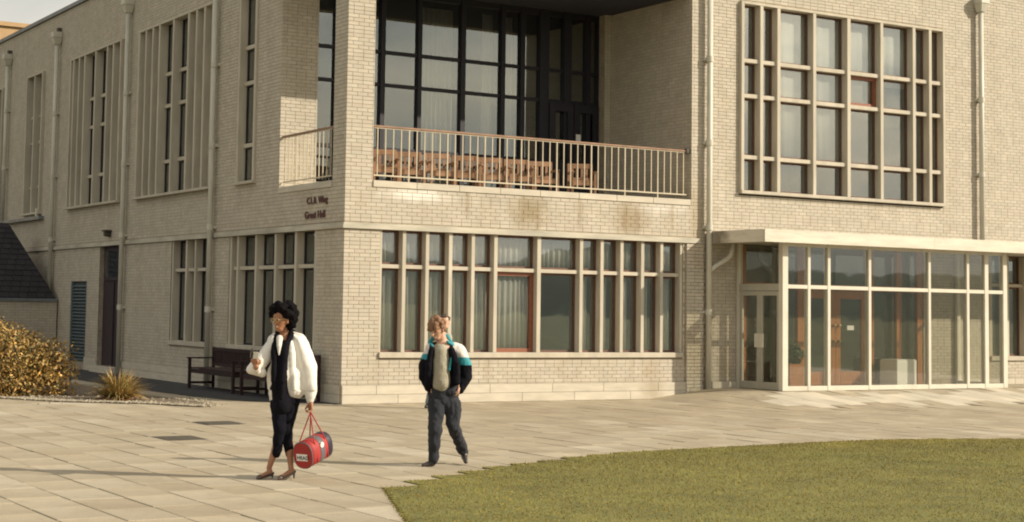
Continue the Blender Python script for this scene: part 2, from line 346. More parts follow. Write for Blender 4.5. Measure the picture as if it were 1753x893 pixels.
def slab_mesh(w_, l_):
    b = MB(); e = 0.006
    b.hexa([(0, 0, -0.05), (w_, 0, -0.05), (w_, l_, -0.05), (0, l_, -0.05)], [(0, 0, -e), (w_, 0, -e), (w_, l_, -e), (0, l_, -e)])
    b.v = b.v[:8]; b.f = [f for f in b.f[2:]]; b.mi = [0]*len(b.f)
    n = len(b.v); b.v += [(e, e, 0), (w_-e, e, 0), (w_-e, l_-e, 0), (e, l_-e, 0)]
    b.f += [(8, 9, 10, 11), (4, 5, 9, 8), (5, 6, 10, 9), (6, 7, 11, 10), (7, 4, 8, 11)]; b.mi = [0]*len(b.f)
    return b.mesh('paving_slab')
gap = 0.009
smesh = slab_mesh(CW-gap, SL-gap); smesh.materials.append(M['slab'])
def visible(x, y, z=0):
    q = Vector((x, y, z))-CAM; dz = q.dot(fwd)
    if dz < 1: return None
    px = (PW/2-151.6)+FPX*q.dot(r2)/dz; py = (893/2-106.7)-FPX*q.dot(u2)/dz
    return (px, py, dz) if -60 < px < 1813 and -60 < py < 960 else None
full = []; rest = []
for s_ in slabs:
    xc, yc = (s_[0]+s_[1])/2, (s_[2]+s_[3])/2
    vv = visible(xc, yc)
    if vv and abs((s_[3]-s_[2])-SL) < 1e-4 and ramp(xc, yc) == 0 and ramp(s_[1], s_[3]) == 0: full.append((vv[2], s_))
    else: rest.append(s_)
full.sort(key=lambda q: q[0])
rest += [q[1] for q in full[300:]]
for dz, s_ in full[:300]:
    o = link('paving_slab', smesh, None, pav, (s_[0]+gap/2, s_[2]+gap/2, random.uniform(-0.003, 0.003)))
    o.rotation_euler = (random.gauss(0, 0.0022), random.gauss(0, 0.0022), random.gauss(0, 0.002))
M['slab_light'] = mat('pale_ramp_stone', (0.47, 0.42, 0.33), 0.9, 0.15, 1.5, island=0.08, bump=0.5, bscale=45)
rb = MB()
for (x0, x1, y0, y1) in rest:
    x0 += gap/2; x1 -= gap/2; y0 += gap/2; y1 -= gap/2
    if y1-y0 < 0.02: continue
    j = [random.uniform(-0.003, 0.003) for _ in range(4)]
    cs = [(x0, y0), (x1, y0), (x1, y1), (x0, y1)]
    rb.hexa([(x, y, ramp(x, y)-0.05) for x, y in cs], [(x, y, ramp(x, y)+q) for (x, y), q in zip(cs, j)], 1 if (x0 > 7.4 and y0 > -3.5 and y1 < -1.5) else 0)
o = rb.build('paving_slab', [M['slab'], M['slab_light']], pav); o['kind'] = 'stuff'
# lawn
XL = -5.15
def left_edge(x): return -12.0+(x+5.66)*2.23 if x < -5.6 else -11.97+0.12*(x+5.6)
lb = MB()
for x0, ya in lawncols:
    if x0 >= XL-0.01: lb.box(x0, x0+CW, -26, ya, -0.03, 0.012)
x = XL-0.06
while x > -11.5: lb.box(x, x+0.06, -26, left_edge(x), -0.03, 0.012); x -= 0.06
tag(lb.build('lawn', M['turf']), kind='structure')
nbl = 230000
X = rng.uniform(-8, 14, int(nbl*2.2)); Y = -9.1-rng.random(int(nbl*2.2))**1.3*10
ok = np.zeros(len(X), bool)
cdict = {round(x0, 3): ya for x0, ya in lawncols}
ci = np.floor((X-CO)/CW)*CW+CO
ylim = np.array([cdict.get(round(c, 3), -99) for c in ci])
P_ = np.stack([X-CAMX, Y-CAMY], 1); dd = P_@np.array((fwd.x, fwd.y)); lat = P_@np.array((rt.x, rt.y))
ang = lat/np.maximum(dd, .1)
ylim = np.where(X < XL, np.where(X < -5.6, -12.0+(X+5.66)*2.23, -11.97+0.12*(X+5.6)), ylim)
ok = (Y < ylim+0.03+0.03*rng.random(len(X))*(rng.random(len(X)) < 0.5)) & (dd > 9) & (ang > -0.16) & (ang < 0.42)
X = X[ok][:nbl]; Y = Y[ok][:nbl]; n = len(X)
th = rng.uniform(0, 2*np.pi, n); h = rng.uniform(0.006, 0.020, n)*np.where(rng.random(n) < 0.04, 2.0, 1.0); wd = 0.003+0.003*rng.random(n); ln = rng.normal(0, 0.012, (n, 2))
V = np.zeros((n, 3, 3)); V[:, 0] = np.stack([X-np.cos(th)*wd, Y-np.sin(th)*wd, np.full(n, 0.008)], 1); V[:, 1] = np.stack([X+np.cos(th)*wd, Y+np.sin(th)*wd, np.full(n, 0.008)], 1)
V[:, 2] = np.stack([X+ln[:, 0], Y+ln[:, 1], 0.008+h], 1)
def tri_mesh(name, V):
    n = len(V); me = bpy.data.meshes.new(name); me.vertices.add(n*3); me.vertices.foreach_set('co', V.ravel())
    me.loops.add(n*3); me.loops.foreach_set('vertex_index', np.arange(n*3)); me.polygons.add(n)
    me.polygons.foreach_set('loop_start', np.arange(0, 3*n, 3)); me.polygons.foreach_set('loop_total', np.full(n, 3)); me.update(calc_edges=True); return me
M['grass'] = mat('grass_blades', (0.15, 0.155, 0.035), 0.8, 0.38, 0.7, island=0.15, spec=0.2, hue=[(0.27, 0.22, 0.038), (0.31, 0.24, 0.046), (0.19, 0.185, 0.032), (0.38, 0.265, 0.08), (0.25, 0.22, 0.04)])
weather(M['grass'], (0.9, 2.6, 1), (0.20, 0.14, 0.04), 0.46, 0.68, 0.75)
weather(M['grass'], (0.35, 0.35, 1), (0.10, 0.125, 0.025), 0.5, 0.7, 0.6)
tag(link('grass', tri_mesh('grass', V), M['grass']), kind='stuff')
# fallen leaves and bits on the grass are left to the blades' own colour

# ------------------------------------------------------------------ brickwork generator
BL, BH, JT = 0.215, 0.0717, 0.0085
def cut(a, b, ivs):
    segs = [(a, b)]
    for s, e in ivs:
        ns = []
        for x, y in segs:
            if e <= x or s >= y: ns.append((x, y)); continue
            if s > x: ns.append((x, s))
            if e < y: ns.append((e, y))
        segs = ns
    return segs
def brick_list(u0, u1, z0, z1, ops, proud=0.0):
    out = []; k = int(math.floor(z0/BH+1e-6)); z = k*BH
    while z < z1-0.02:
        za, zb = max(z, z0), min(z+BH, z1); zm = (za+zb)/2
        ivs = [(a, b) for a, b, c, d in ops if c < zm < d]
        off = (k % 2)*BL/2+(0.11 if (k % 6) == 4 else 0)
        for s, e in cut(u0, u1, ivs):
            i = math.floor((s-off)/BL); u = i*BL+off
            while u < e-1e-4:
                a, b = max(u, s), min(u+BL, e)
                if b-a > 0.02:
                    jt = random.uniform(-0.0012, 0.0018)
                    out.append((a+(JT/2 if a > s+1e-4 else 0), b-(JT/2 if b < e-1e-4 else 0), -0.02, proud+jt, za+JT/2, zb-JT/2))
                u += BL
        z += BH; k += 1
    return out
def mortar_solid(mb, u0, u1, z0, z1, ops, th=0.3, front=-0.007):
    zs = sorted({z0, z1, *[min(max(q, z0), z1) for o_ in ops for q in o_[2:]]})
    for za, zb in zip(zs, zs[1:]):
        zm = (za+zb)/2
        for s, e in cut(u0, u1, [(a, b) for a, b, c, d in ops if c < zm < d]):
            mb.box(s, e, -th, front, za, zb)

B = tag(empty('college_building', (0, 0, 0)), 'two-storey cream brick college building with recessed corner balcony and fin windows', 'building')
TOP = 9.77
# front wall -----------------------------------------------------------
BAL = (0.56, 8.0, 3.95, 8.32)
GW = (0.74, 7.79, 0.82, 3.17)
UW = (9.27, 15.37, 4.22, 8.36)
PO = (9.3, 14.72, -0.5, 3.2)
RW = (16.9, 22.0, 0.80, 3.2)
fops = [BAL, GW, UW, PO, RW]
wf = MB(FRONT); mortar_solid(wf, 0.008, 24, 0, TOP, fops)
front_wall = wf.build('wall', M['mortar'], B)
fb = brick_list(0.0, 24, 0.335, TOP, fops+[(0, 8.2, 3.17, 3.27)])
fb = [b for b in fb if not (7.86 < (b[0]+b[1])/2 < 8.30 and b[5] < 3.17)]
# pier between the glazing and the drainpipe stands proud
pier = brick_list(7.86, 8.30, 0.0, 3.165, [], 0.045)
pier = [(a, b, 0.0, d1, z0, z1) for a, b, d0, d1, z0, z1 in pier]
cand = sorted([b for b in fb if abs(b[1]-b[0]-(BL-JT)) < 1e-4 and abs(b[5]-b[4]-(BH-JT)) < 1e-4 and visible((b[0]+b[1])/2, 0, b[4])],
              key=lambda b: (Vector(((b[0]+b[1])/2, 0, b[4]))-CAM).length)[:300]
cs = set(cand)
bm1 = MB(FRONT); bm1.box(0, BL-JT, -0.02, 0, 0, BH-JT); bm1.v = bm1.v; bme = bm1.mesh('brick'); bme.materials.append(M['brick'])
for b in cand:
    link('brick', bme, None, front_wall, (b[0], -b[3], b[4]))
boxes_np('brick', [b for b in fb if b not in cs]+pier, FRONT, M['brick'], front_wall)
# left wall ------------------------------------------------------------
LB = (0.52, 2.87, 3.95, 8.32)
W4 = (4.02, 4.95, 4.22, 8.34)
W3 = (6.25, 11.0, 4.22, 8.34)
W2 = (12.22, 16.40, 4.22, 8.34)
W1 = (18.9, 20.55, 4.22, 8.34)
W0 = (23.1, 27.6, 4.22, 8.34)
G2 = (1.15, 5.25, 0.82, 3.17)
G1 = (6.3, 8.6, 0.82, 3.17)
DR = (12.0, 13.62, 0.16, 3.17)
LV = (14.6, 15.93, 0.2, 2.29)
lops = [LB, W4, W3, W2, W1, W0, G2, G1, DR, LV]
wl = MB(LEFT); mortar_solid(wl, 0.3, 36, 0, TOP, lops); wl.box(0.007, 0.3, -0.0075, -0.007, 0, TOP)
left_wall = wl.build('wall', M['mortar'], B)
lb_ = brick_list(0.021, 36, 0.335, TOP, lops+[(0, 36, 3.17, 3.27)])
boxes_np('brick', lb_, LEFT, M['brick'], left_wall)
# stone plinth, two courses of blocks ---------------------------------
for fr_, u0, u1, st in ((FRONT, 0.0, 7.86, 1), (FRONT, 8.47, 9.2, 1), (FRONT, 15.85, 24, 1), (LEFT, 0.037, 12.0, 0), (LEFT, 13.62, 14.6, 0), (LEFT, 15.93, 36, 0)):
    par = front_wall if fr_ is FRONT else left_wall
    for r_ in range(2):
        u = u0; k = 0
        while u < u1-1e-3:
            L_ = 1.15+(0.07*((k*7+r_*3) % 5)) if k or not r_ else 0.7
            e = min(u+L_, u1)
            if u1-e < 0.15: e = u1
            b = MB(fr_); b.box(u+0.0025, e-0.0025, -0.02, 0.034, r_*0.167+0.0025, r_*0.167+0.165)
            b.build('plinth_block', M['stone'], par, bevel=0.004); u = e; k += 1
# string course ---------------------------------------------------------
b = MB(FRONT); b.box(-0.05, 8.2, -0.02, 0.05, 3.17, 3.235); b.box(-0.03, 8.2, -0.02, 0.03, 3.237, 3.275); b.build('string_course', M['string'], front_wall)
b = MB(LEFT); b.box(0.021, 36, -0.02, 0.05, 3.17, 3.235); b.box(0.021, 36, -0.02, 0.03, 3.237, 3.275); b.build('string_course', M['string'], left_wall)
# coping ------------------------------------------------------------------
b = MB(LEFT); b.box(-0.05, 36.05, -0.35, 0.06, TOP, TOP+0.10); b.build('coping', M['lead'], B)
b = MB(FRONT); b.box(0.36, 24.05, -0.35, 0.06, TOP+0.002, TOP+0.102); b.build('coping', M['lead'], B)
# roof, floors, hidden sides ----------------------------------------------
b = MB(); b.box(0.31, 24, 0.31, 36, 9.4, 9.6); b.box(0.31, 24, 3.21, 36, 3.45, 3.9); b.box(8.3, 24, 0.31, 3.21, 3.45, 3.9); b.box(0.31, 7.99, 0.31, 3.21, 3.45, 3.90)
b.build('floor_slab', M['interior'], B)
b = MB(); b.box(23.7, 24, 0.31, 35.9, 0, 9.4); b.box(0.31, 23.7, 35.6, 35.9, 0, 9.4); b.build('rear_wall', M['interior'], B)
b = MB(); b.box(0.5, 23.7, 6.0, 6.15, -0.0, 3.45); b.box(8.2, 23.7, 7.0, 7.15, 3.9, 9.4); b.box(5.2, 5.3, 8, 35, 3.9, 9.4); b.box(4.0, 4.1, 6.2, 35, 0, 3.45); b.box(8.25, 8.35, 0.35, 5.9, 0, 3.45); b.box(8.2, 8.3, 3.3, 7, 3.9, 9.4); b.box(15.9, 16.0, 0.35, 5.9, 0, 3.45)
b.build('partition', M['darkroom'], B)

# ------------------------------------------------------------------ fin windows
def fin_window(fr_, fins, z0, z1, df, db, rails, sill=None, timber='timber', casements=(), frame_out=True, glass='glass', head=0.05, trd=None):
    wp = MB(fr_)
    (a0, a1), (c0, c1) = fins[0], fins[-1]
    wp.box(a0, a1, db-0.06, df, z0, z1); wp.box(c0, c1, db-0.06, df, z0, z1)
    if head: wp.box(a1, c0, db-0.06, df, z1-head, z1)
    if sill: wp.box(a0-sill[2], c1+sill[2], db-0.08, df+sill[1], z0-sill[0], z0-0.001)
    win = wp.build('window', M['concrete'], B, bevel=0.004)
    zt = z1-(head or 0)
    for (p, q) in fins[1:-1]:
        b = MB(fr_); b.box(p, q, db-0.04, df-0.004, z0, zt-0.001); b.build('fin', M['concrete'], win, bevel=0.004)
    rows = [z0]+[v for r_ in rails for v in r_]+[zt]
    for i in range(len(fins)-1):
        ua, ub = fins[i][1], fins[i+1][0]
        for (ra, rb_) in rails:
            b = MB(fr_); b.box(ua+0.001, ub-0.001, db-0.03, (df-0.05) if trd is None else db+trd, ra, rb_); b.build('transom', M['concrete'], win)
        for j in range(0, len(rows), 2):
            za, zb = rows[j], rows[j+1]
            cas = (i, j//2) in casements
            t_ = 0.042 if not cas else 0.075
            dd0, dd1 = (db-0.04, db) if not cas else (db-0.04, db+0.035)
            tf = MB(fr_)
            tf.box(ua+0.002, ua+t_, dd0, dd1, za+0.002, zb-0.002); tf.box(ub-t_, ub-0.002, dd0, dd1, za+0.002, zb-0.002)
            tf.box(ua+t_, ub-t_, dd0, dd1, za+0.002, za+t_); tf.box(ua+t_, ub-t_, dd0, dd1, zb-t_, zb-0.002)
            tf.build('timber_frame', M['timber_red' if cas else timber], win)
            gp = MB(fr_); tl = random.uniform(-0.0015, 0.0015); P = fr_.p
            dg = db-0.022
            u_a, u_b, z_a, z_b = ua+t_-0.004, ub-t_+0.004, za+t_-0.004, zb-t_+0.004
            vs = [P(u, dg+d_+tl*(1 if u == u_a else -1), z) for z in (z_a, z_b) for d_ in (0, 0.005) for u in (u_a, u_b)]
            gp.add(vs, [(0, 2, 3, 1), (4, 5, 7, 6), (0, 1, 5, 4), (2, 6, 7, 3), (0, 4, 6, 2), (1, 3, 7, 5)])
            gp.build('pane', M[glass], win)
    return win
ur = [(5.00, 5.08), (6.30, 6.38), (7.05, 7.13)]
upper_win = fin_window(FRONT, [(9.27, 9.35), (9.79, 9.88), (10.27, 10.36), (11.30, 11.39), (12.31, 12.41), (13.32, 13.41), (14.33, 14.42), (14.85, 14.94), (15.30, 15.37)],
           4.33, 8.34, 0.08, -0.10, ur, sill=(0.07, 0.02, 0.0), casements=[(4, 2)])
lr = [(2.47, 2.54)]
ground_win = fin_window(FRONT, [(0.745, 0.79), (1.22, 1.295), (1.715, 1.79), (2.215, 2.295), (2.715, 2.79), (3.22, 3.30), (4.21, 4.30), (5.22, 5.30), (5.72, 5.80), (6.21, 6.29), (6.73, 6.81), (7.22, 7.295), (7.725, 7.785)],
           0.93, 3.168, -0.012, -0.17, lr, sill=(0.10, 0.055, 0.0), head=None, casements=[(5, 0)])
right_win = fin_window(FRONT, [(16.9, 16.99), (17.48, 17.57), (18.1, 18.18), (18.7, 18.78), (19.3, 19.38), (19.9, 19.98), (20.5, 20.58), (21.1, 21.18), (21.91, 21.99)],
           0.85, 3.19, -0.012, -0.17, lr, sill=(0.10, 0.055, 0.0), head=None)
def sym(l): return [(y-0.045, y+0.045) for y in l]
uls = (0.06, 0.05, 0.05)
fin_window(LEFT, sym([6.31, 6.78, 7.25, 7.73, 8.66, 9.56, 10.01, 10.47, 10.94]), 4.28, 8.31, 0.08, -0.13, ur, sill=uls, trd=0.05, timber='darkframe')
fin_window(LEFT, sym([12.28, 12.84, 13.31, 14.23, 15.13, 15.60, 16.07, 16.34]), 4.28, 8.31, 0.08, -0.13, ur, sill=uls, trd=0.05, timber='darkframe')
fin_window(LEFT, sym([18.95, 19.72, 20.50]), 4.28, 8.31, 0.08, -0.13, ur, sill=uls, trd=0.05, timber='darkframe')
fin_window(LEFT, sym([23.2, 23.7, 24.6, 25.5, 26.4, 27.5]), 4.28, 8.31, 0.08, -0.13, ur, sill=uls, trd=0.05, timber='darkframe')
fin_window(LEFT, sym([4.07, 4.90]), 4.28, 8.31, 0.04, -0.13, ur, sill=uls, trd=0.05, timber='darkframe')
fin_window(LEFT, sym([1.20, 2.07, 3.0, 3.94, 4.86, 5.2]), 0.93, 3.168, -0.012, -0.18, lr, sill=(0.10, 0.055, 0.0), head=None, timber='darkframe')
fin_window(LEFT, sym([6.35, 7.2, 7.72, 8.54]), 0.93, 3.168, -0.012, -0.18, lr, sill=(0.10, 0.055, 0.0), head=None, timber='darkframe')
# curtains, and pale sheets for reflected sky in the upper front window
def curtain_or_sky_sheet(fr_, ua, ub, d, za, zb, amp=0.025, wl_=0.11):
    b = MB(fr_); n = max(6, int((ub-ua)/0.012)); ph = random.random()*6
    for i in range(n+1):
        u = ua+(ub-ua)*i/n; dd = d+amp*math.sin(u*2*math.pi/wl_+ph+1.5*math.sin(u*7+ph))
        for z, m_ in ((za, 1.25), (zb, 0.6)): b.v.append(tuple(fr_.p(u, d+(dd-d)*m_, z)))
    for i in range(n): b.f.append((2*i, 2*i+2, 2*i+3, 2*i+1)); b.mi.append(0)
    o = b.build('curtain_or_sky_sheet', M['curtain_or_sky_sheet'], B, smooth=True)
    sd = o.modifiers.new('solid', 'SOLIDIFY'); sd.thickness = 0.003
    return o
for ua, ub in ((0.80, 1.14), (1.30, 1.66), (1.80, 2.2), (2.3, 2.7), (2.8, 3.2), (3.32, 4.15), (5.32, 5.56), (5.82, 6.05), (6.31, 6.56), (6.83, 7.08), (7.3, 7.6)):
    curtain_or_sky_sheet(FRONT, ua, ub, -0.245, 0.95, 2.45)
    curtain_or_sky_sheet(FRONT, ua-0.03, ub+0.05, -0.245, 2.55, 3.1)
curtain_or_sky_sheet(FRONT, 4.3, 5.2, -0.245, 2.55, 3.1)
for ua, ub, za in ((10.38, 11.28, 5.0), (11.4, 12.3, 5.0), (12.42, 13.3, 6.3), (13.42, 14.32, 6.9)):  # added pale sheets imitating sky reflected in these panes, not real curtains
    curtain_or_sky_sheet(FRONT, ua, ub, -0.19, za, 8.25, 0.012, 0.3)
for ua, ub in ((1.25, 1.6), (2.2, 2.6), (3.1, 3.45), (4.0, 4.3)):
    curtain_or_sky_sheet(LEFT, ua, ub, -0.34, 0.95, 3.1)

# ------------------------------------------------------------------ balcony
# inner brick faces
REV = Fr((7.992, 0, 0), (0, 1, 0), (-1, 0, 0))
rv = MB(REV); rv.box(0.30, 3.3, -0.3, -0.007, 3.95, 8.32); rv.box(0.012, 0.30, -0.0075, -0.007, 3.95, 8.32)
reveal = rv.build('wall', M['mortar'], B)
boxes_np('brick', brick_list(0.021, 3.3, 3.95, 8.32, []), REV, M['brick'], reveal)
BW = Fr((0, 2.862, 0), (1, 0, 0), (0, -1, 0))
bw = MB(BW); bw.box(0.012, 0.80, -0.3, -0.007, 3.95, 8.32)
backw = bw.build('wall', M['mortar'], B)
boxes_np('brick', brick_list(0.0, 0.80, 3.95, 8.32, []), BW, M['brick'], backw)
JR = Fr((8.0, 2.78, 0), (1, 0, 0), (0, -1, 0))      # small brick return beside the doors
jr = MB(JR); jr.box(-0.16, -0.022, -0.4, -0.007, 4.0, 8.32); jw = jr.build('wall', M['mortar'], B)
boxes_np('brick', brick_list(-0.18, -0.0215, 4.0, 8.32, []), JR, M['brick'], jw)
# inner faces of the corner pier
PX = Fr((0.56, 0, 0), (0, 1, 0), (1, 0, 0)); PY = Fr((0, 0.52, 0), (1, 0, 0), (0, 1, 0))
pc = MB(); pc.box(0.30, 0.553, 0.30, 0.513, 3.95, 8.32); pc.box(0.31, 0.553, 0.01, 0.3, 3.95, 8.32) ; 
pw = pc.build('pier_core', M['mortar'], B)
boxes_np('brick', brick_list(0.021, 0.52, 4.08, 8.32, []), PX, M['brick'], pw)
boxes_np('brick', brick_list(0.021, 0.539, 4.08, 8.32, []), PY, M['brick'], pw)
# slab edge in separate stone blocks
for fr_, u0, u1 in ((FRONT, 0.565, 7.98), (LEFT, 0.525, 2.86)):
    u = u0
    while u < u1-0.01:
        e = min(u+0.92, u1); e = u1 if u1-e < 0.2 else e
        b = MB(fr_); b.box(u+0.003, e-0.003, -0.30, 0.02, 3.945, 4.065); b.build('slab_edge', M['stone'], B, bevel=0.005); u = e
b = MB(); b.box(0.31, 7.98, 0.301, 3.2, 3.905, 4.0); b.build('balcony_floor', M['concrete'], B)
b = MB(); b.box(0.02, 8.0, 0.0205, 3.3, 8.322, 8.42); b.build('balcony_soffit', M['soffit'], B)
# glazing screen of the balcony at y = 3.1
GL = Fr((0, 3.1, 0), (1, 0, 0), (0, -1, 0))
gb = MB(GL)
muls = [(0.80, 0.84), (1.26, 1.34), (2.32, 2.42), (3.20, 3.29), (4.25, 4.36), (5.26, 5.36), (5.76, 5.87), (6.26, 6.50), (6.90, 7.10), (7.50, 7.62), (7.82, 7.86)]
for a, b_ in muls: gb.box(a, b_, -0.08, 0.07, 4.0, 8.32)
tr_z = [(4.0, 4.12), (4.95, 5.03), (6.29, 6.36), (6.97, 7.04), (8.2, 8.32)]
screen = gb.build('glazing_screen', M['darkframe'], B)
for i in range(len(muls)-1):
    ua, ub = muls[i][1], muls[i+1][0]
    for za, zb in tr_z:
        b = MB(GL); b.box(ua, ub, -0.06, 0.04, za, zb); b.build('transom', M['darkframe'], screen)
    for j in range(4):
        za, zb = tr_z[j][1], tr_z[j+1][0]
        b = MB(GL); b.box(ua-0.003, ub+0.003, -0.012, -0.006, za-0.003, zb+0.003); b.build('pane', M['glass_dark'], screen)
# pair of dark doors at the right end of the balcony
b = MB(GL)
for a, c in ((6.50, 7.14), (7.16, 7.82)):
    b.box(a, c, 0.072, 0.11, 4.02, 4.95); b.box(a, a+0.16, 0.072, 0.11, 4.95, 6.28); b.box(c-0.16, c, 0.072, 0.11, 4.95, 6.28); b.box(a+0.16, c-0.16, 0.072, 0.11, 6.1, 6.28)
bd = b.build('balcony_door', M['darkframe'], B)
b = MB(GL); b.box(7.20, 7.33, 0.112, 0.115, 5.42, 5.62); b.build('paper_notice', M['paper'], bd)
for ua, ub in ((3.35, 4.2), (4.95, 5.22), (5.40, 5.72)):
    b = curtain_or_sky_sheet(GL, ua, ub, -0.25, 4.1, 8.1, 0.03, 0.13)
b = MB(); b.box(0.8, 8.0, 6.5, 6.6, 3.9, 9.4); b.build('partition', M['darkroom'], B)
# railings
def railing(fr_, u0, u1, start, d=-0.08, side=1):
    b = MB(fr_); pts = [fr_.p(u0, d, 5.07), fr_.p(u1, d, 5.07)]
    b.box(u0, u1, d-0.028, d+0.028, 5.05, 5.09); rl = b.build('railing', M['handrail'], B, bevel=0.01)
    b = MB(fr_); b.box(u0+0.05, u1-0.03, d-0.012, d+0.012, 4.155, 4.18); b.box(u0+0.05, u1-0.03, d-0.012, d+0.012, 5.035, 5.049); b.build('flat_bar', M['rail_paint'], rl)
    u = start; k = 0
    while u < u1-0.05:
        long_ = k % 5 == 4
        hw = 0.0085 if not long_ else 0.011
        b = MB(fr_); b.box(u-hw, u+hw, d-hw, d+hw, 4.066 if long_ else 4.18, 5.035); 
        b.build('baluster', M['rail_paint'], rl); u += 0.1665; k += 1
    return rl
railing(FRONT, 0.565, 7.97, 0.69); railing(LEFT, 0.66, 2.86, 0.76)
b = MB(FRONT); b.box(7.90, 7.985, -0.13, -0.03, 5.03, 5.12); b.build('rail_bracket', M['iron'], B)

# ------------------------------------------------------------------ left wall fittings
b = MB(LEFT); b.box(12.0, 13.62, -0.16, -0.12, 0.16, 3.17); db_ = b.build('door', M['darkdoor'], B)
b = MB(LEFT); b.box(12.12, 13.5, -0.118, -0.112, 2.4, 3.05); b.build('pane', M['glass'], db_)
b = MB(LEFT); b.box(12.75, 12.79, -0.118, -0.09, 0.2, 2.3); b.box(12.1, 13.52, -0.118, -0.09, 2.3, 2.38); b.build('door_rail', M['darkdoor'], db_)
b = MB(LEFT); b.box(12.0, 13.62, -0.3, 0.2, 0.0, 0.155); b.build('doorstep', M['stone'], B)
b = MB(LEFT); b.box(14.6, 15.93, -0.12, -0.10, 0.2, 2.29); b.box(14.6, 14.68, -0.098, -0.01, 0.2, 2.29); b.box(15.85, 15.93, -0.098, -0.01, 0.2, 2.29); lv = b.build('louvre_door', M['louvre'], B)
sm = MB(LEFT); P = LEFT.p
sm.hexa([P(14.69, -0.09, 0), P(15.84, -0.09, 0), P(15.84, -0.02, -0.045), P(14.69, -0.02, -0.045)], [P(14.69, -0.09, 0.012), P(15.84, -0.09, 0.012), P(15.84, -0.02, -0.033), P(14.69, -0.02, -0.033)])
sme = sm.mesh('slat'); sme.materials.append(M['louvre'])
for k in range(23): link('slat', sme, None, lv, (0, 0, 0.28+k*0.087))
b = MB(LEFT); b.tube([P(12.87, 0.0, 3.47), P(12.87, 0.16, 3.47)], [0.09, 0.07], 12); b.box(12.74, 13.0, 0, 0.18, 3.52, 3.56); b.build('wall_lamp', M['iron'], B)
b = MB(LEFT); b.box(18.6, 30, -0.02, 0.16, 4.06, 4.15); b.build('ledge', M['lead'], B)
b = MB(LEFT); b.tube([P(18.98, 0.1, 4.15), P(18.98, 0.1, 4.38)], 0.05, 10); b.build('vent_pipe', M['pipe'], B)
# lettering on the left wall by the corner
def text_mesh(name, body, size, fr_, u, d, z, m, parent, flip=True, ext=0.008):
    cu = bpy.data.curves.new(name, 'FONT'); cu.body = body; cu.size = size; cu.extrude = ext; cu.offset = size*0.018; cu.space_character = 1.05
    to = bpy.data.objects.new('tmp', cu); col.objects.link(to); dg = bpy.context.evaluated_depsgraph_get(); dg.update()
    me = bpy.data.meshes.new_from_object(to.evaluated_get(dg)); bpy.data.objects.remove(to)
    wmax = max(v.co.x for v in me.vertices)
    for v in me.vertices:
        x, y, zz = v.co
        v.co = fr_.p(u-x if flip else u+x, d+zz, z+y)
    me.materials.clear(); me.materials.append(m)
    return link(name, me, None, parent), wmax
text_mesh('lettering', 'C.L.B. Wing', 0.17, LEFT, 1.56, 0.012, 3.675, M['letters'], left_wall)
text_mesh('lettering', 'Great Hall', 0.195, LEFT, 1.64, 0.012, 3.395, M['letters'], left_wall)
# drainpipes
def drainpipe(fr_, u, z0, z1, hopper=True, branch=False, foot=False):
    P = fr_.p; b = MB(fr_)
    pts = [P(u, 0.11, z0), P(u, 0.11, z1)]
    if foot: pts = [P(u, 0.11, z0), P(u, 0.11, z1)]
    b.tube(pts, 0.058, 14); dp = b.build('drainpipe', M['pipe'], B, smooth=False)
    for p in dp.data.polygons: p.use_smooth = len(p.vertices) == 4
    z = z0+1.62
    while z < z1-0.4:
        b = MB(fr_); b.tube([P(u, 0.11, z-0.06), P(u, 0.11, z+0.06)], 0.072, 14); b.box(u-0.10, u+0.10, 0.0, 0.06, z-0.03, z+0.03); b.build('pipe_collar', M['pipe'], dp, smooth=False); z += 1.75
    if hopper:
        b = MB(fr_); b.hexa([P(u-0.07, 0.03, z1-0.05), P(u+0.07, 0.03, z1-0.05), P(u+0.07, 0.19, z1-0.05), P(u-0.07, 0.19, z1-0.05)],
                            [P(u-0.13, 0.005, z1+0.14), P(u+0.13, 0.005, z1+0.14), P(u+0.13, 0.25, z1+0.14), P(u-0.13, 0.25, z1+0.14)])
        b.box(u-0.14, u+0.14, 0.005, 0.26, z1+0.141, z1+0.30); b.build('hopper_head', M['pipe'], dp, bevel=0.006)
        b = MB(fr_); b.box(u-0.07, u+0.07, 0.003, 0.12, z1+0.301, z1+0.42); b.build('outlet', M['iron'], dp)
    return dp
drainpipe(LEFT, 22.55, 4.15, 8.95); drainpipe(LEFT, 17.53, 1.83, 8.92); drainpipe(LEFT, 11.69, 0.02, 8.92); drainpipe(LEFT, 6.08, 0.02, 8.92)
dp = drainpipe(FRONT, 8.385, 0.14, 8.92); drainpipe(FRONT, 16.53, 3.44, 8.92)
b = MB(FRONT); P = FRONT.p
b.tube([P(8.42, 0.11, 2.62), P(8.52, 0.13, 2.70), P(8.78, 0.20, 2.86), P(8.85, 0.24, 2.95), P(8.90, 0.26, 3.21)], 0.05, 12)
b.build('branch_pipe', M['pipe'], dp, smooth=True)

# ------------------------------------------------------------------ glass entrance porch
E_ = tag(empty('entrance_porch', (9.2, -1.41, 0.2)), 'glazed entrance porch with white frame and flat white canopy at the right', 'porch')
def part(b, name, m, parent=E_, **k):
    o = b.build(name, m, parent, **k); o.matrix_parent_inverse = Matrix.Translation((-9.2, 1.41, -0.2)) if parent is E_ else Matrix.Identity(4)
    return o
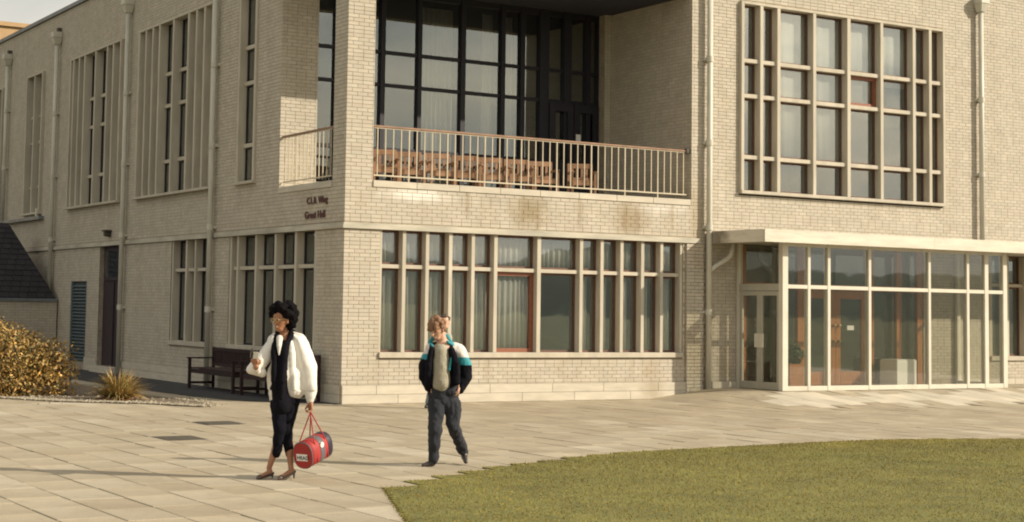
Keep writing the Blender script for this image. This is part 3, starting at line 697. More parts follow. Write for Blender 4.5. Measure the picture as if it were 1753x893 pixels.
# canopy of three fascia boards and a slab
b = MB(); b.box(8.47, 24, -1.68, -0.01, 3.20, 3.40); part(b, 'canopy_slab', M['psoffit'])
xs_ = [8.45, 13.2, 18.0, 24.0]
for a, c in zip(xs_, xs_[1:]):
    b = MB(); b.box(a+0.002, c-0.002, -1.72, -1.682, 3.175, 3.425); part(b, 'fascia_board', M['fascia'])
b = MB(); b.box(8.43, 8.468, -1.68, -0.05, 3.175, 3.425); part(b, 'fascia_board', M['fascia'])
FZ = ramp(12, -1.41)
PF = Fr((0, -1.41, 0), (1, 0, 0), (0, -1, 0))
posts = [(9.2, 9.35), (9.885, 9.96), (10.43, 10.51), (11.585, 11.66), (13.345, 13.42), (14.525, 14.605), (15.09, 15.21), (15.68, 15.81)]
for a, c in posts:
    b = MB(PF); b.box(a, c, -0.12, 0, FZ, 3.198); part(b, 'post', M['white'], bevel=0.005)
for (a0, a1), (c0, c1) in zip(posts, posts[1:]):
    for za, zb in ((2.27, 2.345), (FZ, 0.30), (3.12, 3.198)):
        b = MB(PF); b.box(a1, c0, -0.07, -0.008, za, zb); part(b, 'rail', M['white'])
    for za, zb in ((0.30, 2.27), (2.345, 3.12)):
        b = MB(PF); tl = random.uniform(-0.002, 0.002); b.box(a1-0.005, c0+0.005, -0.045, -0.038, za-0.005, zb+0.005)
        part(b, 'pane', M['porchglass'])
# side with the double doors
PS = Fr((9.2, 0, 0), (0, -1, 0), (-1, 0, 0))
b = MB(PS); b.box(0.02, 0.10, -0.10, 0.0, 0.2, 3.198); part(b, 'post', M['white'])
b = MB(PS); b.box(0.10, 1.29, -0.10, -0.004, 2.22, 2.36); part(b, 'rail', M['alu'])
b = MB(PS); b.box(0.10, 1.29, -0.05, -0.043, 2.36, 3.198); part(b, 'pane', M['porchglass'])
for a, c, hx in ((0.105, 0.695, 0.60), (0.70, 1.288, 0.735)):
    b = MB(PS); b.box(a, a+0.07, -0.07, -0.02, 0.22, 2.21); b.box(c-0.07, c, -0.07, -0.02, 0.22, 2.21); b.box(a+0.07, c-0.07, -0.07, -0.02, 0.22, 0.36); b.box(a+0.07, c-0.07, -0.07, -0.02, 2.12, 2.21)
    d = part(b, 'door', M['alu'])
    b = MB(PS); b.box(a+0.066, c-0.066, -0.05, -0.043, 0.355, 2.125); part(b, 'pane', M['porchglass'], d)
    b = MB(PS); b.box(hx-0.03, hx+0.10, -0.018, 0.0, 1.06, 1.34); part(b, 'push_plate', M['white'], d)
# return side at the right
PR = Fr((15.81, 0, 0), (0, -1, 0), (1, 0, 0))
for q in ((0.02, 1.29, -0.05, 0, 0.2, 0.30), (0.10, 1.29, -0.05, 0, 2.27, 2.345), (0.02, 0.09, -0.10, 0.002, 0.3, 3.198)):
    b = MB(PR); b.box(*q); part(b, 'rail', M['white'])
for za, zb in ((0.30, 2.27), (2.345, 3.19)):
    b = MB(PR); b.box(0.09, 1.29, -0.04, -0.033, za, zb); part(b, 'pane', M['porchglass'])
b = MB(); b.box(9.25, 15.75, -1.36, 5.9, 0.12, 0.215); part(b, 'porch_floor', M['door_wood'] if False else M['slab'])
# timber screen with the inner doors on the wall line
IS = Fr((0, 0.02, 0), (1, 0, 0), (0, -1, 0))
for a, c in ((9.32, 9.5), (10.95, 11.14), (12.98, 13.2), (13.90, 14.05), (14.55, 14.71)):
    b = MB(IS); b.box(a, c, -0.12, 0, 0.215, 3.19); part(b, 'timber_post', M['door_wood'])
b = MB(IS); b.box(9.5, 14.55, -0.10, -0.005, 2.28, 2.40); part(b, 'timber_rail', M['door_wood'])
for a, c, h1 in ((11.15, 12.06, 11.99), (12.065, 12.975, 12.13)):
    b = MB(IS); b.box(a, a+0.14, -0.07, -0.01, 0.23, 2.27); b.box(c-0.14, c, -0.07, -0.01, 0.23, 2.27); b.box(a+0.14, c-0.14, -0.07, -0.01, 0.23, 0.52); b.box(a+0.14, c-0.14, -0.07, -0.01, 2.1, 2.27)
    d = part(b, 'inner_door', M['door_wood'], bevel=0.004)
    b = MB(IS); b.box(a+0.13, c-0.13, -0.045, -0.038, 0.51, 2.11); part(b, 'pane', M['porchglass'], d)
    for zz in (1.18, 1.52):
        b = MB(IS); b.tube([IS.p(h1, 0.0, zz), IS.p(h1, 0.06, zz)], 0.03, 10); part(b, 'door_handle', M['brass'], d, smooth=True)
b = MB(IS); b.box(12.42, 12.62, -0.035, -0.03, 1.42, 1.52); part(b, 'paper_notice', M['paper'])
for a, c in ((9.5, 10.95), (11.14, 12.98), (13.2, 13.90), (14.05, 14.55)):
    b = MB(IS); b.box(a, c, -0.05, -0.043, 2.40, 3.18); part(b, 'pane', M['porchglass'])
b = MB(IS); b.box(13.2, 13.9, -0.05, -0.043, 0.22, 2.28); b.box(9.5, 10.95, -0.05, -0.043, 0.22, 2.28); b.box(14.05, 14.55, -0.05, -0.043, 0.22, 2.28); part(b, 'pane', M['porchglass'])
b = MB(); b.box(8.6, 15.9, 4.2, 4.3, 0, 3.4); b.build('lobby_wall', M['lobby'], B)
# things standing in the porch
M['gloss_white'] = mat('bright_white_paint', (0.82, 0.81, 0.77), 0.4, 0.03, 3)
b = MB(); t = tag(empty('display_plinth', (13.55, -0.35, 0.215)), 'plain white box plinth standing behind the entrance glass', 'plinth')
b.box(-0.30, 0.30, -0.25, 0.25, 0.0, 0.57); b.build('box', M['gloss_white'], t, bevel=0.006)
b = MB(); b.box(-0.28, 0.28, -0.23, 0.23, 0.572, 0.585); b.build('lid', M['gloss_white'], t)
t = tag(empty('planter', (10.3, -0.55, 0.215)), 'low wooden planter box with a leafy plant inside the entrance', 'planter')
b = MB(); b.box(-0.30, 0.30, -0.2, 0.2, 0, 0.50); b.build('box', M['door_wood'], t, bevel=0.01)
M['leafgreen'] = mat('indoor_leaves', (0.04, 0.07, 0.03), 0.6, 0.3, 4, island=0.3)
def leaf_cloud(n, fn, size, name='leaves'):
    V = []
    for i in range(n):
        p, nr = fn(i); s = size*random.choice((0.5, 0.8, 1.0, 1.0, 1.4))*random.uniform(0.8, 1.2)
        a = Vector((random.gauss(0, 1), random.gauss(0, 1), random.gauss(0, 1))).normalized(); nn = (Vector(nr)*0.8+a*0.8).normalized()
        t1 = nn.orthogonal().normalized(); t1.rotate(Matrix.Rotation(random.random()*6.28, 3, nn)); t2 = nn.cross(t1)
        p = Vector(p); q = [p-t1*s, p+t2*s*0.45+nn*s*0.1, p+t1*s, p-t2*s*0.45+nn*s*0.1]
        V.append([q[0], q[1], q[2]]); V.append([q[0], q[2], q[3]])
    n = len(V); me = bpy.data.meshes.new(name); vs = []; fs = []
    for k in range(0, n, 2):
        b0 = len(vs); vs += [V[k][0], V[k][1], V[k][2], V[k+1][2]]; fs.append((b0, b0+1, b0+2)); fs.append((b0, b0+2, b0+3))
    me.from_pydata([tuple(v) for v in vs], [], fs); return me
def f_(i):
    a = Vector((random.gauss(0, 1), random.gauss(0, 1), random.gauss(0, 1))).normalized(); r_ = random.random()**0.4
    return (a.x*0.22*r_, a.y*0.18*r_, 0.70+a.z*0.22*r_), a
link('plant', leaf_cloud(260, f_, 0.06), M['leafgreen'], t)

# ------------------------------------------------------------------ annex with slate roof
A = tag(empty('outbuilding', (0, 17, 0)), 'low brick outbuilding with dark hipped slate roof beside left wall', 'outbuilding')
AF = Fr((0, 0, 0), (1, 0, 0), (0, -1, 0))
b = MB(AF); b.box(-9, -0.04, -5.0, -0.007, 0, 1.75); wa = b.build('wall', M['mortar'], A)
boxes_np('brick', brick_list(-9, -0.04, 0.0, 1.75, []), AF, M['brick'], wa)
b = MB(AF); b.box(-9.05, -0.035, -5.0, 0.06, 1.752, 1.83); b.build('coping', M['lead'], A)
e0, e1 = Vector((-0.10, -0.05, 1.83)), Vector((-9, -0.05, 1.83)); k0, k1 = Vector((-0.84, 2.2, 3.93)), Vector((-9, 2.2, 3.93)); e2 = Vector((-0.10, 4.8, 1.83)); e3 = Vector((-9, 4.8, 1.83))
b = MB(); b.add([e0, e1, k1, k0, e2, e3], [(0, 3, 2, 1), (0, 4, 3), (4, 5, 2, 3), (0, 1, 5, 4)]); rf = b.build('roof', M['slate'], A)
sb = MB()
nr = 14
for i in range(nr):
    f0 = i/nr; f1 = (i+1.15)/nr
    la, lb2 = e0.lerp(k0, f0), e0.lerp(k0, min(f1, 1)); nrm = Vector((0, -0.68, 0.73))
    x = la.x; j = 0
    while x > -9:
        x2 = x-0.25-(0.12 if (j == 0 and i % 2) else 0)
        ya, yb, za, zb = la.y, lb2.y, la.z, lb2.z
        bot = [Vector((x2+0.006, ya, za)), Vector((x-0.006, ya, za)), Vector((min(x-0.006, lb2.x if j == 0 else x), yb, zb)), Vector((x2+0.006, yb, zb))]
        sb.hexa([p+nrm*0.004 for p in bot], [bot[0]+nrm*0.028, bot[1]+nrm*0.028, bot[2]+nrm*0.014, bot[3]+nrm*0.014]); x = x2; j += 1
sb.build('slate', M['slate'], rf, kind='stuff')

# far building behind
Fb = tag(empty('far_building', (0, 60, 0)), 'tan upper wall of a taller building rising behind the parapet', 'building')
b = MB(); b.box(-25, 40, 0, 14, 0, 16.6); fw = b.build('wall', M['farbrick'], Fb)
b = MB(); b.box(-25.1, 40.1, -0.15, 14.1, 16.6, 16.83); b.build('roof', M['farbrick'], Fb)
for k in range(14):
    b = MB(); b.box(-22+k*4.3, -20+k*4.3, -0.03, 0.02, 9, 12); wq = b.build('window', M['darkframe'], Fb)

# ------------------------------------------------------------------ drain covers
for k, (x, y, lb) in enumerate(((-3.83, -3.55, 'dark iron drain cover in the paving nearest the corner bench'), (-5.38, -5.87, 'dark iron drain cover in the paving further from the building'))):
    t = tag(empty('drain_cover', (x, y, 0.0)), lb, 'drain cover', 'iron drain covers in the paving')
    b = MB(); b.box(-0.31, 0.31, -0.31, 0.31, -0.02, 0.004); b.build('frame', M['iron'], t)
    b = MB(); b.box(-0.27, 0.27, -0.27, 0.27, 0.0045, 0.009)
    for i in range(5): b.box(-0.25, 0.25, -0.22+i*0.1, -0.18+i*0.1, 0.0091, 0.013)
    b.build('lid', M['iron'], t)

# ------------------------------------------------------------------ planting bed
def poly_sheet(name, pts, z, m):
    b = MB(); b.add([(x, y, z) for x, y in pts], [tuple(range(len(pts)))]); return tag(b.build(name, m), kind='structure')
M['dark_path'] = mat('dark_path_surface', (0.034, 0.034, 0.037), 0.95, 0.2, 3, bump=0.6, bscale=80)
poly_sheet('path', apath, 0.010, M['dark_path'])  # dark sheet along the left wall, curving off at the corner
bed = [(-12, 7.6), (-5.3, 3.05), (-4.6, 1.85), (-3.4, 0.95), (-2.72, -0.10), (-2.30, 0.75), (-2.4, 4.0), (-2.6, 12.0), (-6, 16.5), (-12, 16.5)]
poly_sheet('flower_bed', bed, 0.016, M['soil'])
edge = [(-9, 5.55), (-5.3, 3.05), (-4.6, 1.85), (-3.4, 0.95), (-2.72, -0.10), (-2.30, 0.75), (-2.4, 2.3)]
ico = None
import bmesh
bmx = bmesh.new(); bmesh.ops.create_icosphere(bmx, subdivisions=1, radius=1.0); iv = np.array([v.co[:] for v in bmx.verts]); if_ = np.array([[v.index for v in f.verts] for f in bmx.faces]); bmx.free()
cen = []
for (x0, y0), (x1, y1) in zip(edge, edge[1:]):
    L_ = math.hypot(x1-x0, y1-y0); nx, ny = -(y1-y0)/L_, (x1-x0)/L_
    for k in range(int(L_*330)):
        a = random.random(); w_ = -abs(random.gauss(0.0, 0.16))
        if (x0+x1)/2 > -2.6: w_ = abs(w_)
        sgn = 1 if True else -1
        cen.append((x0+(x1-x0)*a-nx*w_*sgn, y0+(y1-y0)*a-ny*w_*sgn, 0.02))
for k in range(500): cen.append((random.uniform(-5.5, -2.5), random.uniform(1.0, 5), 0.018))
def inpoly(x, y, pl):
    c = False
    for i in range(len(pl)):
        (x0, y0), (x1, y1) = pl[i], pl[i-1]
        if (y0 > y) != (y1 > y) and x < (x1-x0)*(y-y0)/(y1-y0)+x0: c = not c
    return c
cen = [c for c in cen if inpoly(c[0], c[1]+0.03, bed) or random.random() < 0.12]
nC = len(cen); cA = np.array(cen); sz = rng.uniform(0.010, 0.028, (nC, 1, 1)); sc = rng.uniform(0.7, 1.3, (nC, 1, 3))*np.array([1, 1, 0.7])
VV = (iv[None]*sz*sc+cA[:, None, :]).reshape(-1, 3); FF = (if_[None]+len(iv)*np.arange(nC)[:, None, None]).reshape(-1, 3)
me = bpy.data.meshes.new('gravel'); me.from_pydata(VV.tolist(), [], FF.tolist()); tag(link('gravel', me, M['gravel']), kind='stuff')
# big golden shrub
M['goldleaf'] = mat('golden_shrub_leaves', (0.40, 0.24, 0.06), 0.55, 0.35, 1.6, island=0.35, hue=[(0.42, 0.24, 0.05), (0.50, 0.30, 0.08), (0.14, 0.12, 0.035), (0.36, 0.19, 0.05), (0.09, 0.10, 0.03), (0.44, 0.27, 0.09), (0.20, 0.16, 0.045)])
M['bark'] = mat('twig_bark', (0.10, 0.07, 0.045), 0.9, 0.2, 9)
SH = tag(empty('shrub', (-4.95, 3.95, 0.01)), 'large rounded shrub with golden brown leaves at far left', 'shrub')
lobes = [(Vector((max(-1.5, min(0.8, random.gauss(-0.1, 0.6))), random.gauss(0, 0.42), 0)), random.uniform(0.32, 0.5)) for _ in range(26)]
lob = []
for i, (c, r_) in enumerate(lobes):
    rad = min(1, math.hypot(c.x/1.45, c.y/1.1)); zt = 1.48*math.sqrt(max(0.05, 1-rad**2)); c.z = random.uniform(0.25, max(0.3, zt-r_*0.9)); lob.append((c, r_))
for a, c in ((-0.9, 1.2), (-0.3, 1.28), (0.3, 1.05), (0.75, 0.72), (-0.6, 1.0)): lob.append((Vector((a, random.uniform(-0.3, 0.1), c-0.2)), 0.36))
for a in (-1.3, -1.0, -0.7, -0.35, 0.0, 0.35, 0.7, 0.95): lob.append((Vector((a, -0.42+0.15*abs(a), 0.30)), 0.36)); lob.append((Vector((a*0.9, -0.3, 0.72)), 0.36))
def f_(i):
    c, r_ = lob[i % len(lob)]; a = Vector((random.gauss(0, 1), random.gauss(0, 1), random.gauss(0, 1))).normalized()
    q = c+a*r_*random.random()**0.3*(1.18 if random.random() < 0.1 else 1); q.z = max(0.03, q.z); return q, a
link('leaves', leaf_cloud(21000, f_, 0.034), M['goldleaf'], SH)
b = MB()
for c, r_ in lob: b.tube([(c.x*0.1, c.y*0.1, 0), (c.x*0.6, c.y*0.6, c.z*0.6), (c.x, c.y, c.z+r_*0.6)], [0.018, 0.011, 0.004], 5)
b.build('stems', M['bark'], SH)
# spiky tuft
M['blade'] = mat('sword_leaves', (0.40, 0.31, 0.12), 0.5, 0.25, 3, island=0.3, hue=[(0.46, 0.29, 0.09), (0.26, 0.23, 0.07), (0.50, 0.29, 0.10), (0.36, 0.26, 0.08), (0.14, 0.13, 0.05), (0.52, 0.36, 0.15)])
TU = tag(empty('spiky_plant', (-3.42, 2.1, 0.01)), 'low spiky clump of yellow-green sword leaves on the gravel edge', 'plant')
def blade(b, base, az, length, el, droop, wd):
    d = Vector((math.cos(az), math.sin(az), 0)); side = Vector((-d.y, d.x, 0)); pts = []; n = 6
    for i in range(n+1):
        t = i/n; e = el-droop*t*t; 
        if i == 0: p = Vector(base)
        else: p = p+(d*math.cos(e)+Vector((0, 0, 1))*math.sin(e))*length/n
        p.z = max(p.z, 0.01); ww = wd*(0.8+0.5*math.sin(math.pi*min(t*1.3, 1)))*(1-t**2.5)+0.0008; pts.append((p.copy(), ww))
    n0 = len(b.v)
    for p, ww in pts:
        for q in (p-side*ww+Vector((0, 0, ww*0.4)), p, p+side*ww+Vector((0, 0, ww*0.4))): b.v.append(tuple(q))
    for i in range(n):
        for k in range(2): q = n0+i*3+k; b.f.append((q, q+1, q+4, q+3)); b.mi.append(0)
bl = MB()
for i in range(420):
    az = random.random()*6.283; el = random.uniform(0.35, 1.45); rr = random.random()*0.14
    blade(bl, (math.cos(az)*rr, math.sin(az)*rr, 0), az, random.uniform(0.38, 0.66), el, random.uniform(0.1, 1.3), random.uniform(0.009, 0.016))
bl.build('leaves', M['blade'], TU)
bl = MB()
for i in range(60):
    az = random.random()*6.283; blade(bl, (math.cos(az)*0.1, math.sin(az)*0.1, 0), az, random.uniform(0.3, 0.5), random.uniform(0.0, 0.5), 1.3, 0.012)
M['deadleaf'] = mat('withered_leaves', (0.36, 0.19, 0.08), 0.8, 0.3, 3, island=0.3)
bl.build('withered_leaves', M['deadleaf'], TU)

# ------------------------------------------------------------------ seats
def part_box(name, parent, m, *bx, bevel=0.004):
    b = MB()
    for q in bx: b.box(*q)
    return b.build(name, m, parent, bevel=bevel)
def make_bench():
    t = empty('garden_bench'); W_ = M['benchwood']; L = 2.35
    for k in range(6): part_box('seat_slat', t, W_, (0.0, L, 0.06+k*0.075, 0.125+k*0.075, 0.42, 0.445))
    part_box('seat_rail', t, W_, (0.05, L-0.05, 0.03, 0.058, 0.33, 0.418)); part_box('seat_rail', t, W_, (0.05, L-0.05, 0.50, 0.53, 0.33, 0.418))
    for x in (0.0, L-0.06):
        part_box('leg', t, W_, (x, x+0.06, 0.0, 0.058, 0.0, 0.62)); part_box('leg', t, W_, (x, x+0.06, 0.531, 0.585, 0.0, 0.86))
        part_box('armrest', t, W_, (x-0.01, x+0.07, -0.03, 0.53, 0.621, 0.65)); part_box('side_rail', t, W_, (x+0.01, x+0.05, 0.059, 0.53, 0.33, 0.40)); part_box('side_rail', t, W_, (x+0.01, x+0.05, 0.059, 0.53, 0.10, 0.15))
    part_box('top_rail', t, W_, (0.061, L-0.061, 0.54, 0.575, 0.78, 0.855)); part_box('lower_rail', t, W_, (0.061, L-0.061, 0.54, 0.575, 0.47, 0.53))
    n = 24
    for k in range(n):
        x = 0.09+k*(L-0.2)/n; part_box('back_slat', t, W_, (x, x+0.055, 0.548, 0.568, 0.531, 0.779), bevel=0)
    return t
bench = make_bench()
# local x -> -Y world (length along wall), local y -> +X world (towards wall)
bench.rotation_euler = (0, 0, -math.pi/2); bench.location = (-0.70, 5.65, 0.0)
tag(bench, 'dark wooden slatted bench against left wall below the ground-floor windows, further from corner', 'bench', 'dark wooden benches against the left wall')
b2 = copy_tree(bench); b2.location = (-0.70, 2.95, 0.0); b2['label'] = 'dark wooden slatted bench against left wall, the one nearest the building corner'
def make_chair():
    t = empty('wooden_chair'); W_ = M['chairwood']; w_ = 0.52
    part_box('seat', t, W_, (0, w_, 0.0, 0.09, 0.36, 0.385), (0, w_, 0.10, 0.19, 0.36, 0.385), (0, w_, 0.20, 0.29, 0.36, 0.385), (0, w_, 0.30, 0.40, 0.36, 0.385))
    part_box('apron', t, W_, (0.05, w_-0.05, 0.0, 0.025, 0.28, 0.358))
    for x in (0.0, w_-0.05):
        part_box('leg', t, W_, (x, x+0.05, -0.03, 0.0-0.001, 0.0, 0.54)); part_box('leg', t, W_, (x, x+0.05, 0.401, 0.45, 0.0, 0.76)); part_box('armrest', t, W_, (x-0.01, x+0.06, -0.05, 0.40, 0.541, 0.57))
    part_box('top_rail', t, W_, (0.051, w_-0.051, 0.41, 0.44, 0.66, 0.76)); part_box('lower_rail', t, W_, (0.051, w_-0.051, 0.41, 0.44, 0.42, 0.47))
    for k in range(4): x = 0.08+k*0.1; part_box('back_slat', t, W_, (x, x+0.05, 0.415, 0.435, 0.471, 0.659), bevel=0)
    return t
ch0 = make_chair()
ordn = ['first', 'second', 'third', 'fourth', 'fifth', 'sixth', 'seventh', 'eighth']
for k in range(8):
    c = ch0 if k == 0 else copy_tree(ch0)
    x = 0.95+k*0.62+(0.25 if k == 7 else 0); c.location = (x, 0.75+random.uniform(-0.05, 0.1), 4.0); c.rotation_euler = (0, 0, -0.35+random.uniform(-0.12, 0.12))
    tag(c, 'orange-brown wooden armchair on the balcony, %s from the corner pier' % ordn[k], 'chair', 'wooden armchairs in a row on the balcony')

# ------------------------------------------------------------------ people
class Fig:
    """figure modelled in its own frame: x to its side, y away, z up; pixel measures of the photo give proportions"""
    def __init__(s, name, px0, py0, ppm, loc, label):
        s.px0, s.py0, s.ppm = px0, py0, ppm
        s.root = tag(empty(name, loc, math.atan2(rt.y, rt.x)), label, 'person')
    def p(s, px, py, d=0.0): return Vector(((px-s.px0-0.023*(s.py0-py))/s.ppm, d, (s.py0-py)/s.ppm))
def capsule(bm, p0, r0, p1, r1, sy=1.0, cy=None):
    p0, p1 = Vector(p0), Vector(p1); ax = p1-p0; L = ax.length
    q = ax.to_track_quat('Z', 'Y') if L > 1e-6 else Matrix.Identity(3).to_quaternion()
    segs = 18; rings = []
    for i in range(6): a = -math.pi/2+math.pi/2*i/5; rings.append((r0*math.sin(a), r0*math.cos(a)))
    for i in range(1, 5): t = i/5; rings.append((L*t, r0+(r1-r0)*t))
    for i in range(6): a = math.pi/2*i/5; rings.append((L+r1*math.sin(a), r1*math.cos(a)))
    vs = []
    cyy = cy if cy is not None else (p0.y+p1.y)/2
    for z, r_ in rings:
        row = []
        for k in range(segs):
            v = Vector((max(r_, 1e-4)*math.cos(k*2*math.pi/segs), max(r_, 1e-4)*math.sin(k*2*math.pi/segs), z)); v.rotate(q); v += p0
            if sy != 1.0: v.y = cyy+(v.y-cyy)*sy
            row.append(bm.verts.new(v))
        vs.append(row)
    for i in range(len(vs)-1):
        for k in range(segs): bm.faces.new((vs[i][k], vs[i][(k+1) % segs], vs[i+1][(k+1) % segs], vs[i+1][k]))
    bm.faces.new(vs[0][::-1]); bm.faces.new(vs[-1])
def sculpt(name, caps, mats, parent, voxel=0.008, smooth=5, zone=None, push=None, wrinkle=0.0, wscale=14.0):
    """caps: (p0,r0,p1,r1[,sy]) joined and remeshed to one continuous skin"""
    bm = bmesh.new()
    for c in caps: capsule(bm, *c)
    me = bpy.data.meshes.new(name); bm.to_mesh(me); bm.free()
    to = bpy.data.objects.new('tmp', me); col.objects.link(to)
    rm = to.modifiers.new('r', 'REMESH'); rm.mode = 'VOXEL'; rm.voxel_size = voxel; rm.use_smooth_shade = True
    s_ = to.modifiers.new('s', 'SMOOTH'); s_.factor = 0.5; s_.iterations = smooth
    dg = bpy.context.evaluated_depsgraph_get(); dg.update()
    m2 = bpy.data.meshes.new_from_object(to.evaluated_get(dg)); bpy.data.objects.remove(to); m2.name = name
    if wrinkle or push:
        nn = [v.normal.copy() for v in m2.vertices]
        for v, n_ in zip(m2.vertices, nn):
            c = v.co
            dsp = 0
            if wrinkle:
                q = Vector((c.x*wscale, c.y*wscale, c.z*wscale*0.75)); dsp += wrinkle*(noise.noise(q)+0.5*noise.noise(q*2.3+Vector((5, 1, 2))))
            if push: dsp += push(c, n_)
            v.co = c+n_*dsp
    m2.materials.clear()
    for m_ in mats: m2.materials.append(m_)
    m2.update()
    if zone:
        mi = [zone(p_.center, p_.normal) for p_ in m2.polygons]; m2.polygons.foreach_set('material_index', mi)
    m2.polygons.foreach_set('use_smooth', [True]*len(m2.polygons))
    return link(name, m2, None, parent)
M['skin_dark'] = mat('brown_skin', (0.34, 0.155, 0.08), 0.5, 0.08, 9)
M['skin_pale'] = mat('fair_skin', (0.56, 0.32, 0.22), 0.5, 0.08, 9)
M['hair_black'] = mat('black_hair', (0.006, 0.005, 0.006), 0.95, 0.3, 40, bump=1.0, bscale=60, spec=0.1)
M['hair_fair'] = mat('light_brown_hair', (0.20, 0.105, 0.055), 0.8, 0.35, 25, bump=1.0, bscale=50, streak=(3, 3, 0.6))
M['hair_brown'] = mat('dark_brown_hair', (0.06, 0.035, 0.022), 0.6, 0.3, 25, bump=1.0, bscale=60)
M['jacket_white'] = mat('white_cotton_jacket', (0.72, 0.69, 0.63), 0.9, 0.05, 5)
M['black_cloth'] = mat('black_cloth', (0.007, 0.0065, 0.010), 1.0, 0.2, 9, spec=0.15)
M['navy'] = mat('black_trouser_cloth', (0.006, 0.006, 0.010), 1.0, 0.15, 9, spec=0.15)
M['shirt'] = mat('white_shirt', (0.65, 0.62, 0.56), 0.8, 0.05, 9)
M['shoe'] = mat('dark_leather', (0.035, 0.028, 0.026), 0.35, 0.1, 9)
M['shoe_brown'] = mat('brown_leather', (0.09, 0.06, 0.045), 0.4, 0.1, 9)
M['red'] = mat('red_vinyl', (0.33, 0.022, 0.020), 0.65, 0.1, 8)
M['bag_grey'] = mat('grey_vinyl', (0.10, 0.10, 0.11), 0.5, 0.15, 8)
M['bag_navy'] = mat('dark_vinyl', (0.02, 0.017, 0.03), 0.5, 0.1, 8)
M['teal'] = mat('teal_nylon', (0.02, 0.24, 0.29), 0.7, 0.12, 8)
M['jersey'] = mat('oatmeal_knit', (0.36, 0.33, 0.25), 0.95, 0.1, 60, bump=0.8, bscale=120)
M['greytr'] = mat('charcoal_trouser_cloth', (0.020, 0.022, 0.030), 0.95, 0.2, 7)
M['jwhite'] = mat('white_nylon', (0.62, 0.58, 0.54), 0.7, 0.06, 8)
M['eye'] = mat('eye_dark', (0.02, 0.015, 0.012), 0.2, 0.0, 5)
M['lip'] = mat('lip', (0.30, 0.10, 0.08), 0.5, 0.0, 5)
M['gold'] = mat('spectacle_gold', (0.75, 0.55, 0.25), 0.3, 0.0, 5, metal=1.0)
def hand(caps, wrist, dirv, side, curl, size=0.19, thumb=1):
    """palm plus five bent fingers; dirv along the hand, side across the palm, curl towards the palm side"""
    d = Vector(dirv).normalized(); s = Vector(side).normalized(); c = Vector(curl).normalized(); w_ = Vector(wrist); L = size
    k = w_+d*L*0.46
    caps.append((w_, 0.024, w_+d*L*0.15, 0.026)); 
    for j in (-1, -0.33, 0.33, 1): caps.append((w_+d*L*0.12+s*j*0.016, 0.016, k+s*j*0.028, 0.0125))
    lens = [0.36, 0.45, 0.47, 0.42]
    for j, lf_ in zip((-1, -0.33, 0.33, 1), lens[::1]):
        a = k+s*j*0.028; m1 = a+(d*0.72+c*0.55)*L*lf_*0.45; m2 = m1+(d*0.1+c*0.95)*L*lf_*0.32; m3 = m2+(-d*0.6+c*0.45)*L*lf_*0.25
        caps.append((a, 0.0110, m1, 0.0100)); caps.append((m1, 0.0100, m2, 0.0090)); caps.append((m2, 0.0090, m3, 0.0080))
    t0 = w_+d*L*0.16+s*thumb*0.022; t1 = t0+(d*0.6+s*thumb*0.55+c*0.35)*0.045; t2 = t1+(d*0.7+c*0.6)*0.032
    caps.append((t0, 0.015, t1, 0.0125)); caps.append((t1, 0.0120, t2, 0.0095))

# ---- the woman
F = Fig('person', 480, 820, 170.0, (-6.2, -10.82, 0.0), 'woman in white jacket, black scarf and cropped black trousers carrying a red bag')
p = F.p; Rt = F.root
fdir = Vector((-0.62, -0.78, 0)).normalized(); fside = Vector((0.78, -0.62, 0)).normalized()
# the head looks down to the picture's left
hc_ = p(483, 546, -0.03)
body = [(hc_+Vector((0, 0.015, 0.03)), 0.088, hc_+Vector((0.005, 0.03, 0.03)), 0.086), (hc_+fdir*0.015+Vector((0, 0, -0.02)), 0.072, hc_+fdir*0.03+Vector((0, 0, -0.085)), 0.042),
        (hc_+fdir*0.085+Vector((0, 0, -0.015)), 0.011, hc_+fdir*0.100+Vector((0, 0, -0.040)), 0.014),            # nose
        (hc_+fdir*0.078+Vector((0, 0, -0.075)), 0.014, hc_+fdir*0.074+Vector((0.01, 0, -0.075)), 0.012),           # lips
        (hc_+fside*0.078, 0.016, hc_+fside*0.080+Vector((0, 0, -0.03)), 0.012), (hc_-fside*0.078, 0.016, hc_-fside*0.080+Vector((0, 0, -0.03)), 0.012),
        (p(486, 560, 0.03), 0.052, p(489, 592, 0.03), 0.058), (p(489, 595, 0.03), 0.10, p(490, 640, 0.02), 0.12)]
# arms inside the sleeves and hands
body += [(p(516, 588, 0.02), 0.045, p(534, 634, 0.03), 0.038), (p(534, 634, 0.03), 0.038, p(533, 686, -0.02), 0.026), (p(490, 590, 0.03), 0.07, p(516, 588, 0.02), 0.05)]
hand(body, p(533, 686, -0.02), (0.02, -0.05, -1), (0.5, -0.85, 0), (-0.75, -0.4, 0), 0.165, thumb=-1)
body += [(p(464, 590, 0.0), 0.045, p(436, 634, -0.10), 0.038), (p(436, 634, -0.10), 0.038, p(444, 626, -0.28), 0.026), (p(490, 590, 0.03), 0.07, p(464, 590, 0.0), 0.05)]
hand(body, p(444, 627, -0.26), (-0.25, -0.35, 0.75), (0.9, -0.3, 0.1), (0.25, 0.75, -0.1), 0.165, thumb=1)
